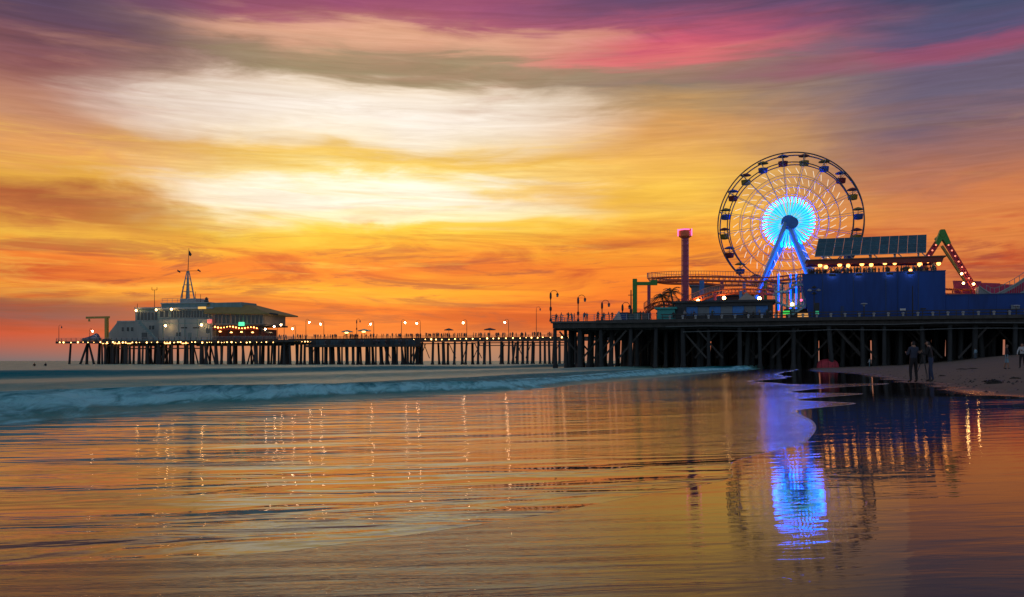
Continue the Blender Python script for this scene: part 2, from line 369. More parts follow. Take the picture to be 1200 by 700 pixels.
# sand sheet
ys = np.concatenate([grow(-40, 2, 4, 1)[:-1], grow(2, 60, 0.35, 1.2)[:-1], grow(60, 260, 1.5, 8)[:-1], grow(260, 5000, 12, 700)])
ds = np.concatenate([-grow(0, 300, 0.7, 60)[::-1][:-1], grow(0, 45, 0.4, 0.6)[:-1], grow(45, 4000, 1.2, 500)])
Dg, Yg = np.meshgrid(ds, ys); Xg = shore_x(Yg)+Dg
Zg = sand_z(Dg)+np.where(Dg > 19, np.clip((Dg-19)/5, 0, 1)*(fbm(Xg*0.35, Yg*0.35, 3)-0.5)*0.35, 0)
wetD = pchip([-60, 4, 22, 32, 39, 64, 100, 140, 5000], [27, 25, 21.5, 19.5, 17.5, 16, 10.5, 9, 9])
wet = np.clip(0.5+(wetD(Yg)-Dg)/5.0, 0, 1)
drained = np.clip((1.6-Xg)/2.2, 0, 1)*np.clip((7.5-Yg)/2.0, 0, 1)
beach = grid_obj('beach', Xg, Yg, Zg, ground_mat('wet_and_dry_sand'), {'wet': wet, 'drained': drained}); tag(beach, 'wet mirror-like sand rising to dry beach', None, None, 'structure')

# swash: thin sheet of returning water over the sand
film_x = pchip([3.6, 4.4, 4.84, 5.02, 5.83, 6.5, 7.55, 8.6, 9.4, 10.2, 13.6, 16.4, 18.4, 20.5, 23.3, 26, 30, 36, 40, 46, 60, 90, 124],
               [-9, -5.0, -2.9, -1.3, 0, 0.8, 2.0, 2.3, 2.9, 3.6, 4.9, 5.6, 7.5, 7.0, 9.6, 8.8, 10.6, 15.6, 13.0, 13.6, 19, 29, 42])
ys = np.concatenate([grow(3.7, 12, 0.05, 0.08)[:-1], grow(12, 50, 0.09, 0.25)[:-1], grow(50, 124, 0.3, 0.8)])
fr = 1-(1-np.linspace(0, 1, 130))**2.0
Fg, Yg = np.meshgrid(fr, ys); edge = film_x(Yg)+(fbm(Yg*0.5, Yg*0+3, 5, 1)-0.25)*0.30*np.clip(1.6-Yg/14, 0.0, 1)+(fbm(Yg*0.16, Yg*0+7, 6, 2)-0.37)*np.clip(Yg/14-0.4, 0, 2.4)
left = np.minimum(shore_x(Yg)-2.5, edge-0.5); Xg = left+(edge-left)*Fg
dedy = np.gradient(edge[:, 0], ys)[:, None]; de = (edge-Xg)/np.sqrt(1+np.convolve(np.pad(np.clip(np.abs(dedy[:, 0]), 0, 4), 45, 'edge'), np.ones(91)/91, 'valid')[:, None]**2)
Zg = sand_z(Xg-shore_x(Yg))+np.where(de < 0.02, -0.003, 0.0)+0.004*np.clip(de/0.8, 0, 1)+0.004*np.clip(de/3.0, 0, 1)
far = np.clip((Yg-8.5)/2.0, 0, 1)
foam = far*(0.74*np.exp(-de/(0.08+0.014*Yg))+0.0*de)
aer = far*np.exp(-de/(1.2+0.11*Yg))*1.15
film = grid_obj('shallow_water', Xg, Yg, Zg, ground_mat('swash_water', True), {'foam': foam, 'aerated': np.clip(aer, 0, 1)}); tag(film, 'thin sheet of rippled swash sliding over the sand', None, None, 'structure')

# ocean
om = bpy.data.materials.new('sea_water'); om.use_nodes = True; k = NT(om.node_tree); L = om.node_tree.links; b = om.node_tree.nodes['Principled BSDF']
tc = k.n('ShaderNodeTexCoord').outputs['Object']; fa = k.n('ShaderNodeAttribute', attribute_name='foam').outputs['Fac']; ca = k.n('ShaderNodeAttribute', attribute_name='churn').outputs['Fac']
def mpp(sc, rz=0): 
    q = k.n('ShaderNodeMapping'); L.new(tc, q.inputs[0]); q.inputs['Scale'].default_value = sc; q.inputs['Rotation'].default_value = (0, 0, rz); return q.outputs[0]
fn = k.noise(mpp((1.6, 0.5, 2)), 1.3, 6, 0.65, 0.8); fn2 = k.noise(mpp((0.5, 0.18, 1)), 1.0, 5, 0.6, 1.0)
fm = k.smooth(k.m('ADD', fa, k.m('MULTIPLY', k.m('SUBTRACT', fn, 0.5), 1.1)), 0.38, 0.85)
base = k.mix(k.smooth(fn2, 0.3, 0.7), (0.19, 0.42, 0.31), (0.34, 0.58, 0.42))
base = k.mix(ca, base, (0.004, 0.20, 0.215)); b.inputs['Specular IOR Level'].default_value = 0.3
k.inp(b.inputs['Base Color'], k.mix(fm, base, (0.36, 0.84, 0.83)))
k.inp(b.inputs['Roughness'], k.m('ADD', 0.35, k.m('ADD', k.m('MULTIPLY', fm, 0.40), k.m('MULTIPLY', ca, 0.30)), clamp=True)); b.inputs['IOR'].default_value = 1.13
o1 = k.noise(mpp((0.8, 0.3, 1), 0.1), 1.0, 5, 0.6, 0.4); o2 = k.noise(mpp((0.10, 0.035, 1), 0.15), 1.0, 4, 0.55)
h = k.m('ADD', k.m('MULTIPLY', o1, 0.40), k.m('ADD', k.m('MULTIPLY', o2, 1.5), k.m('MULTIPLY', fn, k.m('MULTIPLY', ca, 0.12))))
bp = k.n('ShaderNodeBump'); bp.inputs['Strength'].default_value = 0.9; bp.inputs['Distance'].default_value = 1.0; k.inp(bp.inputs['Height'], h); L.new(bp.outputs[0], b.inputs['Normal'])
ys = np.concatenate([grow(2, 14, 1.0, 0.4)[:-1], grow(14, 60, 0.16, 0.45)[:-1], grow(60, 320, 0.5, 4)[:-1], grow(320, 12000, 6, 1500)])
ws = np.concatenate([grow(-0.6, 14, 0.10, 0.25)[:-1], grow(14, 90, 0.35, 1.5)[:-1], grow(90, 9000, 2.5, 900)])
Wg, Yg = np.meshgrid(ws, ys)
wob = (fbm(Yg*0.10, Yg*0, 21)-0.47)*3.2+(fbm(Yg*0.55, Yg*0+9, 22)-0.47)*1.1
wv = Wg+wob*np.exp(-Wg/30)                       # crest wanders along the shore
def bore(c, front, back, hgt):
    d = wv-c; return hgt*np.where(d < 0, np.exp(-(d/front)**2), np.exp(-(np.abs(d)/back)**1.4))
hv = 0.74+0.26*np.sin(Yg*0.09)
z = bore(3.0, 1.3, 5.0, 0.58*hv)+bore(9.0, 1.8, 3.5, 0.20)+bore(24, 2.5, 5, 0.28)+bore(47, 2.2, 6, 0.62*(0.5+fbm(Yg*0.02, Yg*0+5, 8)))+bore(78, 4, 8, 0.35)
swell = 0.10*np.sin(Wg*0.22+Yg*0.02)*np.clip((Wg-60)/60, 0, 1)+0.16*(fbm(Wg*0.16, Yg*0.03, 31)-0.5)*np.clip(Wg/8, 0, 1)*np.exp(-Wg/900)
z = z+swell+0.10*(fbm(Wg*0.9, Yg*0.45, 41)-0.5)*np.clip((wv+0.3)/1.5, 0, 1)*np.exp(-Wg/60)
toe = np.clip((Wg+0.6)/1.2, 0, 1)
Zg = -0.27+toe*(0.035+z); Xg = shore_x(Yg)-Wg-(0.0*Yg)
d = wv-3.0
fo = 0.74*np.exp(-((d+1.0)/0.8)**2)+0.70*np.exp(-((d-0.7)/0.9)**2)+0.40*np.exp(-((d-3.2)/2.0)**2)+0.40*np.exp(-(np.clip(Wg, 0, 9)/0.35)**2)+0.30*np.exp(-((wv-8.4)/1.0)**2)+0.16*np.exp(-((wv-23)/1.5)**2)
ch = np.clip(np.where(d < 0, np.exp(-(d/2.2)**2), np.exp(-(d/6.0)**2))+0.45*np.exp(-((wv-8.6)/2.5)**2)+0.35*np.exp(-((wv-22.5)/2.0)**2)+0.95*np.exp(-((wv-45.5)/2.0)**2)+0.08, 0, 1)
ocean = grid_obj('ocean', Xg, Yg, Zg, om, {'foam': fo, 'churn': ch}, flip=True); tag(ocean, 'teal sea with a low breaker rolling along the shore', None, None, 'structure')

# ================================================================== materials of the built things
M_wood = mat('weathered_timber', (0.050, 0.046, 0.042), 0.85, var=0.45, nscale=0.9, bump=0.03, streak=True)
M_pile = mat('tarred_piling', (0.026, 0.030, 0.031), 0.8, var=0.5, nscale=0.8, bump=0.04, streak=True)
M_conc = mat('deck_concrete', (0.10, 0.098, 0.095), 0.85, var=0.3, nscale=0.5)
M_rail = mat('galvanised_rail', (0.33, 0.34, 0.35), 0.5, 0.3)
M_dark = mat('dark_steel', (0.025, 0.028, 0.03), 0.5, 0.3)
M_white = mat('pale_stucco', (0.27, 0.32, 0.31), 0.8, var=0.18, nscale=0.25, streak=True)
M_teal = mat('sea_green_paint', (0.16, 0.26, 0.26), 0.7, var=0.25, nscale=0.4, streak=True)
M_glass = mat('dark_window_glass', (0.03, 0.045, 0.05), 0.08, var=0.2)
M_trim = mat('trim_paint', (0.34, 0.39, 0.38), 0.6)
M_roofy = mat('ochre_roof', (0.28, 0.20, 0.06), 0.75, var=0.3, nscale=0.6)
M_yellow = mat('crane_yellow', (0.42, 0.27, 0.05), 0.55)
M_tarp = mat('blue_tarp', (0.02, 0.05, 0.14), 0.6, var=0.3, bump=0.05)
M_bulb = lamp_mat('warm_bulb', (1.0, 0.50, 0.16), 26.0)
M_bulbs = lamp_mat('fascia_bulb', (1.0, 0.50, 0.14), 10.0)
M_bulbw = lamp_mat('lamp_globe', (1.0, 0.60, 0.32), 60.0)
M_glow = lamp_mat('under_eave_light', (1.0, 0.42, 0.12), 7.0)
M_green = mat('green_paint', (0.05, 0.25, 0.03), 0.5)
M_purple = mat('purple_paint', (0.34, 0.045, 0.11), 0.5)
M_orange = mat('coaster_orange', (0.68, 0.13, 0.04), 0.5, var=0.2)
M_bluep = mat('blue_post_paint', (0.03, 0.18, 0.52), 0.5)
M_bluew = mat('royal_blue_wall', (0.008, 0.050, 0.235), 0.75, var=0.30, nscale=0.22, streak=True)
M_blue2 = mat('pale_blue_steel', (0.25, 0.48, 0.62), 0.45, var=0.15)
M_red = mat('canopy_red', (0.22, 0.03, 0.02), 0.6)
M_pink = mat('magenta_panel', (0.50, 0.04, 0.11), 0.55, var=0.2)
M_pv = mat('solar_cell', (0.03, 0.10, 0.13), 0.25, var=0.3, nscale=2.0)
M_alu = mat('panel_frame', (0.42, 0.45, 0.46), 0.45, 0.5)
M_shed = mat('dark_shed_wall', (0.045, 0.05, 0.055), 0.8, var=0.3, streak=True)
M_tealk = mat('kiosk_teal', (0.03, 0.30, 0.28), 0.6)
M_tan = mat('tan_tent', (0.35, 0.30, 0.24), 0.8)
M_grey = mat('grey_cladding', (0.16, 0.19, 0.21), 0.7, var=0.2)

# ================================================================== people
def person_mesh(name, pose, shirt, pants, skin=(0.30, 0.17, 0.11), hair=(0.02, 0.015, 0.012), sleeves=True, shorts=False, sub=1, fingers=False, h=1.72):
    J = {}; E = []; RAD = {}
    def j(n, p, r, par=None):
        J[n] = Vector(p); RAD[n] = r
        if par: E.append((par, n))
    lean = pose.get('lean', 0.0)
    def T(p):                                    # lean the trunk about the hips
        p = Vector(p); d = p.z-0.93; return Vector((p.x, p.y+math.sin(lean)*d, 0.93+math.cos(lean)*d)) if d > 0 else p
    sit = pose.get('sit', False)
    j('pelvis', (0, 0, 0.94), (0.155, 0.115)); j('waist', T((0, 0, 1.10)), (0.135, 0.10), 'pelvis'); j('chest', T((0, 0.0, 1.32)), (0.165, 0.115), 'waist')
    j('neck', T((0, 0.0, 1.47)), (0.06, 0.06), 'chest'); j('head', T((0, 0.02, 1.57)), (0.078, 0.09), 'neck'); j('crown', T((0, 0.015, 1.675)), (0.07, 0.08), 'head')
    arms = pose.get('arms', ('down', 'down'))
    for sgn, n, a in ((-1, 'l', arms[0]), (1, 'r', arms[1])):
        sh = T((0.185*sgn, 0, 1.40)); j('sh'+n, sh, (0.062, 0.062), 'chest')
        if a == 'down': el, wr = Vector((0.05*sgn, -0.02, -0.29)), Vector((0.06*sgn, 0.04, -0.54))
        elif a == 'hip': el, wr = Vector((0.19*sgn, -0.06, -0.25)), Vector((0.02*sgn, 0.08, -0.42))
        elif a == 'front': el, wr = Vector((0.05*sgn, 0.05, -0.28)), Vector((-0.07*sgn, 0.27, -0.20))
        elif a == 'phone': el, wr = Vector((0.08*sgn, 0.12, -0.24)), Vector((-0.09*sgn, 0.30, 0.05))
        elif a == 'rail': el, wr = Vector((0.07*sgn, 0.14, -0.25)), Vector((0.02*sgn, 0.38, -0.30))
        elif a == 'swing': el, wr = Vector((0.05*sgn, -0.12, -0.27)), Vector((0.06*sgn, -0.10, -0.52))
        else: el, wr = Vector((0.06*sgn, 0.10, -0.26)), Vector((0.02*sgn, 0.24, -0.46))
        j('el'+n, sh+el, (0.046, 0.046), 'sh'+n); j('wr'+n, sh+wr, (0.031, 0.031), 'el'+n)
        hd = (wr-el).normalized(); j('ha'+n, sh+wr+hd*0.09, (0.038, 0.026), 'wr'+n); 
    stp = pose.get('step', 0.0); wd = pose.get('wide', 0.10)
    for sgn, n in ((-1, 'l'), (1, 'r')):
        f = stp*sgn
        j('hp'+n, (0.095*sgn, 0, 0.88), (0.092, 0.095), 'pelvis')
        if sit:
            j('kn'+n, (0.13*sgn, 0.40, 0.95), (0.062, 0.062), 'hp'+n); j('an'+n, (0.12*sgn, 0.52, 0.55), (0.046, 0.046), 'kn'+n); j('to'+n, (0.13*sgn, 0.70, 0.50), (0.042, 0.036), 'an'+n)
        else:
            j('kn'+n, (wd*sgn, 0.02+f*0.55, 0.49), (0.062, 0.065), 'hp'+n); j('an'+n, (wd*1.1*sgn, -0.02+f, 0.075+max(0, -f)*0.12), (0.045, 0.048), 'kn'+n)
            j('to'+n, (wd*1.25*sgn, 0.14+f, 0.038), (0.046, 0.036), 'an'+n)
    names = list(J); idx = {n: i for i, n in enumerate(names)}
    me = bpy.data.meshes.new(name+'_rig'); me.from_pydata([J[n] for n in names], [(idx[a], idx[b]) for a, b in E], [])
    ob = bpy.data.objects.new(name+'_rig', me); COL.objects.link(ob)
    md = ob.modifiers.new('skin', 'SKIN'); md.use_smooth_shade = True
    for n in names:
        sv = me.skin_vertices[0].data[idx[n]]; sv.radius = RAD[n]; sv.use_root = (n == 'pelvis')
    sb = ob.modifiers.new('sub', 'SUBSURF'); sb.levels = sub; sb.render_levels = sub
    dg = bpy.context.evaluated_depsgraph_get(); dg.update()
    out = bpy.data.meshes.new_from_object(ob.evaluated_get(dg)); bpy.data.objects.remove(ob); bpy.data.meshes.remove(me)
    out.name = name
    if fingers:
        bm = bmesh.new(); bm.from_mesh(out)
        k = MB()
        for n in 'lr':
            w, hnd = J['wr'+n], J['ha'+n]; dr = (hnd-w).normalized(); sd = dr.cross(Vector((0, 1, 0.3))).normalized(); nr = sd.cross(dr)
            for q, (o, ln) in enumerate(((-0.030, 0.060), (-0.010, 0.075), (0.010, 0.070), (0.029, 0.055))):
                a = hnd+sd*o; m1 = a+dr*ln*0.55+nr*0.006; k.tube([a-dr*0.02, m1, m1+dr*ln*0.4+nr*0.022], [0.010, 0.009, 0.006], 5)
            a = w+dr*0.03-sd*0.028; k.tube([a, a+dr*0.035-sd*0.022, a+dr*0.07-sd*0.024], [0.012, 0.010, 0.007], 5)
        hc = J['head']; k.ball(hc+Vector((0, 0.10, 0.0)), 0.018, 6, 4, sc=(0.8, 1.2, 1.3))
        for e in (-1, 1): k.ball(hc+Vector((0.082*e, 0, 0.0)), 0.024, 6, 4, sc=(0.5, 0.8, 1.3))
        km = k.mesh('fingers_tmp', M_dark); bm.from_mesh(km); bm.to_mesh(out); bm.free(); bpy.data.meshes.remove(km)
    ms = [mat('skin_%02d' % int(skin[0]*100), skin, 0.6, var=0.1), mat('hair_%03d' % int(hair[0]*1000), hair, 0.7),
          mat('shirt_%02d_%02d_%02d' % tuple(int(c*100) for c in shirt), shirt, 0.85, nscale=6), mat('trousers_%02d_%02d_%02d' % tuple(int(c*100) for c in pants), pants, 0.85, nscale=6), mat('shoe_leather', (0.03, 0.028, 0.026), 0.6)]
    out.materials.clear()
    for m in ms: out.materials.append(m)
    segs = [(a, b) for a, b in E]
    for p in out.polygons:
        c = p.center; best = None; bd = 9
        for a, b2 in segs:
            A, B = J[a], J[b2]; ab = B-A; tt = max(0, min(1, (c-A).dot(ab)/ab.length_squared)); dd = (A+ab*tt-c).length-min(RAD[a][0], RAD[b2][0])*0.8
            if dd < bd: bd = dd; best = (a, b2, tt)
        b2 = best[1]
        if b2 in ('head', 'crown') or (b2 == 'neck' and best[2] > 0.75): 
            i = 1 if (c.z > J['head'].z+0.075 or c.y < J['head'].y-0.02 and c.z > J['neck'].z+0.05) else 0
        elif b2[:2] in ('wr',): i = 2 if sleeves else 0
        elif b2[:2] == 'ha': i = 0
        elif b2[:2] == 'el' : i = 2 if (sleeves or best[2] < 0.6) else 0
        elif b2[:2] in ('hp', 'kn'): i = 3
        elif b2[:2] == 'an': i = (3 if not shorts else (3 if best[2] < 0.1 else 0)) if best[2] < 0.93 else 4
        elif b2[:2] == 'to': i = 4
        elif b2 == 'waist' and c.z < 1.0: i = 3
        elif c.z < 0.97 and b2 in ('pelvis', 'waist'): i = 3
        else: i = 2
        p.material_index = i; p.use_smooth = True
    if sit:
        for v in out.vertices: v.co.z -= 0.83
    sc = h/1.745
    for v in out.vertices: v.co *= sc
    return out
P_ = [dict(arms=('down', 'down')), dict(arms=('rail', 'rail'), lean=0.22), dict(arms=('swing', 'bent'), step=0.2), dict(arms=('hip', 'down'), wide=0.14), dict(arms=('phone', 'bent')), dict(arms=('bent', 'swing'), step=-0.24)]
CL = [((0.03, 0.03, 0.035), (0.02, 0.022, 0.03)), ((0.10, 0.03, 0.03), (0.03, 0.035, 0.06)), ((0.05, 0.07, 0.12), (0.025, 0.025, 0.03)), ((0.22, 0.22, 0.22), (0.03, 0.03, 0.04)), ((0.04, 0.08, 0.07), (0.07, 0.06, 0.05))]
CROWD = []
for i in range(15):
    CROWD.append(person_mesh('person', P_[i % 6], *CL[i % 5], sub=1, skin=[(0.30, 0.17, 0.11), (0.16, 0.09, 0.06), (0.38, 0.24, 0.17)][i % 3], shorts=(i % 4 == 3), sleeves=(i % 3 != 1), h=1.60+0.06*(i % 5)))
def put_person(me, x, y, z, rz, label, group=None):
    o = inst(me, 'person', None, (x, y, z), (0, 0, rz)); return tag(o, label, 'person', group)
def pier_person(s, t, z, label, group, rz=None):
    p = W2(s, t); return put_person(R.choice(CROWD), p.x, p.y, z, R.uniform(0, 6.28) if rz is None else rz-ANG, label, group)

# ================================================================== the wide amusement pier
def piling_mesh(h, r, foot=True, leanx=0.0, leany=0.0):
    k = MB(); zs = [-2.5, 0.2, 0.6, h*0.5, h]; rs = [r*1.35, r*1.35 if foot else r, r*1.02, r*0.97, r*0.93]
    k.tube([(leanx*(1-z/h), leany*(1-z/h), z) for z in zs], rs, 9); return k.mesh('piling', M_pile, smooth=True)
SE = 112.0
ap = thing('amusement_pier', 'wide high timber pier carrying the funfair on dense dark pilings', 'pier', 0, 0, 0)
MB().box(-0.6, SE, -0.6, 108, DECK-0.32, DECK).build('deck', M_conc, ap)
MB().box(-0.3, SE, -0.25, 0.15, DECK-1.25, DECK-0.33).build('stringer', M_wood, ap)
MB().box(-0.3, 0.1, 0.16, 107, DECK-1.25, DECK-0.33).build('stringer', M_wood, ap)
MB().box(st(700, 0), SE, -0.95, -0.61, DECK-0.45, DECK+0.10).build('edge_curb', M_wood, ap)
for q in range(9):
    MB().box(-0.2, SE, 12*q+1.6, 12*q+2.1, DECK-1.55, DECK-0.34).build('cap_beam', M_wood, ap)
for z, x0 in ((6.85, 780), (5.95, 800)):
    a = st(x0, -0.8); k = MB()
    k.tube([(a+i*6, -0.75, z+0.10*math.sin(i*1.9)+(0.012*i)) for i in range(int((SE-a)/6)+1)], 0.075, 6); k.build('conduit', mat('conduit_grey', (0.11, 0.12, 0.12), 0.6), ap)
pm = [piling_mesh(DECK-1.3, 0.33+0.03*i, True, R.uniform(-.25, .25), R.uniform(-.3, .3)) for i in range(4)]
n = 0
for row in range(14):
    t = 0.6+row*(4.2 if row < 5 else 8.2)-(17 if row >= 5 else 0)*0.0 if row < 5 else 21+(row-5)*9.5
    step = 4.6 if row < 6 else 6.6
    s = 0.6 if row < 5 else R.uniform(0, 3)
    while s < 96 and n < 296:
        inst(R.choice(pm), 'piling', ap, (s+R.uniform(-.5, .5), t+R.uniform(-.5, .5), 0), (R.gauss(0, .018), R.gauss(0, .022), R.uniform(0, 6.28))); n += 1
        s += step*R.uniform(0.72, 1.28)
hk = MB()
for i in range(330):                              # the inner forest of piles that nobody can count
    s = R.uniform(6, 104); t = R.uniform(24, 104); d_ = R.uniform(-.5, .5); hk.tube([(s+d_, t, -1), (s, t, DECK-1.3)], [0.42, 0.34], 6)
o = hk.build('inner_pilings', M_pile, ap, smooth=True); o['kind'] = 'stuff'
for i in range(40):                               # diagonal braces, each its own timber
    s = R.uniform(3, 90); t = 0.1+R.choice((0.9, 4.3, 4.3, 8.6, 12.8)); dsn = R.choice((-1, 1))*4.2
    MB().beam((s, t, 1.5), (s+dsn, t, 6.4), 0.22, 0.3).build('brace', M_wood, ap)
rl = MB(); s1 = st(768, 0)                        # railing on the seaward half
for zz in (0.35, 0.7, 1.08): rl.cyl((-0.4, -0.4, DECK+zz), (s1, -0.4, DECK+zz), 0.035, n=5); rl.cyl((-0.4, -0.4, DECK+zz), (-0.4, 60, DECK+zz), 0.035, n=5)
rl.build('handrail', M_rail, ap)
kk = MB().box(-0.05, 0.05, -0.05, 0.05, 0, 1.16).mesh('rail_post', M_rail)
for i in range(int(s1/1.9)+1): inst(kk, 'rail_post', ap, (-0.4+i*1.9, -0.4, DECK))
for i in range(1, 20): inst(kk, 'rail_post', ap, (-0.4, -0.4+i*2.5, DECK))
bl = MB().lathe([(0.16, 0), (0.16, 0.35), (0.24, 0.4), (0.24, 0.55), (0.1, 0.62)], n=8).mesh('edge_bollard', mat('bollard_grey', (0.30, 0.31, 0.31), 0.7))
s = st(785, -0.8)
while s < SE:
    inst(bl, 'edge_bollard', ap, (s, -0.8, DECK+0.10)); s += 2.15
wl = MB()
for zz in (0.5, 0.95): wl.box(s1+1, SE, -0.30, -0.22, DECK+zz-0.1, DECK+zz+0.06)
for i in range(int((SE-s1)/2.4)): wl.box(s1+1.2+i*2.4, s1+1.32+i*2.4, -0.2, -0.1, DECK, DECK+1.0)
wl.build('guard_rail', M_wood, ap)

# ================================================================== the long narrow pier and the pier head
BT = 109.0
lp = thing('long_pier', 'long narrow pier with a bulb-lit edge running out to sea', 'pier', st(330, BT), BT, 0)
SA, SB = st(318, BT), 34.0
MB().box(SA, SB, BT, BT+12, DECK-0.35, DECK).build('deck', M_conc, lp)
MB().box(SA+6, SB, BT+0.8, BT+9, DECK+0.003, DECK+0.45).build('boardwalk', M_wood, lp)
MB().box(SA, SB, BT-0.3, BT-0.05, DECK-0.9, DECK+0.05).build('stringer', M_wood, lp)
for zz, a, b_ in ((6.75, 555, 668), (5.9, 560, 668), (6.6, 490, 556)):
    MB().box(st(a, BT), st(b_, BT), BT+0.6, BT+0.9, zz-0.14, zz+0.14).build('waler', M_wood, lp)
pm2 = [piling_mesh(DECK-0.9, 0.36+0.03*i, True, R.uniform(-.35, .35), 0) for i in range(4)]
def slot(o, thing_o, s, t, z): 
    q = ORG[thing_o.name]; o.location = (s-q[0], t-q[1], z-q[2]); return o
for zx in (10,25,60,80,95,115,127,152,185,200,215,235,265,295,325,355,375,410,440,465,495,510,535,560,583,628,668,718,744,766,815,842,860,910,941,956,978,998,1018,1040,1070,1088,1105,1150,1172,1190,1210):
    px = 330+zx/3.53; big = zx in (235, 410, 465, 560, 668)
    slot(inst(R.choice(pm2), 'piling', lp, rot=(0, 0, R.uniform(0, 6.28)), sc=(1.5, 1.5, 1) if big else None), lp, st(px, BT+1), BT+1+R.uniform(-.3, .3), 0)
for i in range(26):
    slot(inst(R.choice(pm2), 'piling', lp, rot=(0, 0, R.uniform(0, 6.28))), lp, SA+i*5.6+R.uniform(-2, 2), BT+10.5, 0)
for a, b_ in ((456, 450), (474, 470), (484, 490), (600, 604)):
    p0 = pp(a, 430, BT+0.5); p1 = pp(b_, 402, BT+0.5); p0.z = -0.4
    MB().cyl(p0, p1, 0.36, 0.3, 8).build('raking_piling', M_pile, lp)
for i in range(14):
    px = R.uniform(340, 660); d_ = R.choice((-1, 1))*R.uniform(5, 8)
    p0 = pp(px, 420, BT+R.choice((1.6, 9.9))); p1 = pp(px+d_, 403, p0.y); MB().beam(p0, p1, 0.16, 0.22).build('brace', M_wood, lp)
rl = MB(); rp = MB().box(-0.06, 0.06, -0.06, 0.06, 0, 1.1).mesh('rail_post', M_dark)
for zz in (0.4, 0.75, 1.1): rl.cyl((SA, BT-0.1, DECK+zz), (SB, BT-0.1, DECK+zz), 0.05, n=5)
rl.build('handrail', M_dark, lp)
for i in range(int((SB-SA)/2.6)): slot(inst(rp, 'rail_post', lp), lp, SA+i*2.6, BT-0.1, DECK)
bulb = MB().ball((0, 0, 0), 0.19, 8, 6).mesh('edge_bulb', M_bulbs, smooth=True)
def edge_bulbs(th, px0, px1, py, t, dpx, jit=0.6):
    px = px0
    while px < px1:
        p = pp(px, (py(px) if callable(py) else py)+R.uniform(-0.3, 0.3), t); slot(inst(bulb, 'edge_bulb', th, sc=[R.choice((0.5, 0.7, 0.9, 1.0, 1.3))]*3), th, p.x, p.y, p.z); px += dpx*R.uniform(1-jit*0.4, 1+jit*0.4)
edge_bulbs(lp, 463, 668, lambda x: 398.8-(x-463)*0.0175, BT-0.45, 7.2); edge_bulbs(lp, 322, 366, 400.4, BT-0.45, 3.6)
M_tealw = mat('faded_teal_board', (0.05, 0.085, 0.10), 0.85, var=0.4, streak=True)
# lower landing stage hung on the seaward side
ls = thing('landing_stage', 'dark lower landing deck slung along the side of the long pier', 'platform', st(357, 104), 104, 0)
a, b_ = st(357, 104), st(487, 104); zl = zat(404.5, a, 104)
MB().box(a, b_, 104, 108.6, zl-0.7, zl).build('deck', M_wood, ls)
for i in range(22): MB().box(a+i*(b_-a)/22+0.03, a+(i+1)*(b_-a)/22, 108.3, 108.5, zl+0.003, DECK-0.1).build('fender_board', M_tealw if i % 3 else M_wood, ls)
lm_ = piling_mesh(zl-0.4, 0.30)
for i in range(20): slot(inst(lm_, 'piling', ls, rot=(0, 0, i)), ls, a+1+i*(b_-a-2)/19+R.uniform(-.6, .6), 105+R.uniform(0, 2.5), 0)
k = MB()
for zz in (0.5, 0.95): k.cyl((a, 104.1, zl+zz), (b_, 104.1, zl+zz), 0.05, n=5)
for i in range(24): k.box(a+i*(b_-a)/23-0.05, a+i*(b_-a)/23+0.05, 104.05, 104.15, zl, zl+1.0)
k.build('railing', M_dark, ls)

HT = 104.0
hp = thing('pier_head', 'broad pier head on a forest of pilings under the harbour building', 'pier', st(200, HT), HT, 0)
HA, HB = st(66, HT), st(345, HT)
MB().box(HA, HB, HT, 140, DECK-0.4, DECK).build('deck', M_conc, hp)
MB().box(HA, HB, HT-0.35, HT-0.05, DECK-0.75, DECK+0.06).build('stringer', M_wood, hp)
for q in range(3): MB().box(st(120, HT), HB, HT+4+q*9, HT+4.5+q*9, DECK-1.2, DECK-0.42).build('cap_beam', M_wood, hp)
def rake(th, x0, x1, t, r=0.36, nm='raking_piling'):
    p0 = pp(x0, 429, t); p0.z = -1.2; p1 = pp(x1, 402.5, t); MB().tube([p0, p0.lerp(p1, 0.18), p1], [r*1.5, r*1.1, r*0.9], 8).build(nm, M_pile, th, smooth=True)
rake(hp, 81, 83, HT+1); rake(hp, 93, 102.5, HT+1); rake(hp, 101.5, 102.5, HT+2, 0.45); rake(hp, 111, 104, HT+1)
for i in range(92):
    px = R.uniform(116, 342); t = HT+1+R.choice((0, 0, 6, 12, 20)); rake(hp, px+R.gauss(0, 1.0), px, t, R.uniform(0.30, 0.46), 'piling')
for i in range(16):
    px = R.uniform(118, 330); t = HT+R.uniform(2, 9); rake(hp, px+R.choice((-7, 7)), px, t, 0.24, 'brace')
for zz, x0, x1 in ((6.4, 118, 180), (5.4, 130, 230), (6.3, 225, 340)):
    MB().box(st(x0, HT), st(x1, HT), HT+2.4, HT+2.7, zz-0.2, zz+0.2).build('waler', M_wood, hp)
k = MB()
for zz in (0.4, 0.8, 1.2): k.cyl((HA, HT, DECK+zz), (HB, HT, DECK+zz), 0.06, n=5)
k.build('handrail', M_rail, hp)
for i in range(int((HB-HA)/2.2)): slot(inst(rp, 'rail_post', hp), hp, HA+i*2.2, HT, DECK)
edge_bulbs(hp, 70, 322, 401.4, HT-0.5, 5.6, 1.4)
for px in (123, 137, 150, 196, 217): 
    p = pp(px, 402.2, HT+1.0); MB().box(p.x-1.2, p.x+1.2, p.y-0.2, p.y+0.2, p.z-0.25, p.z).build('deck_light', M_glow, hp)

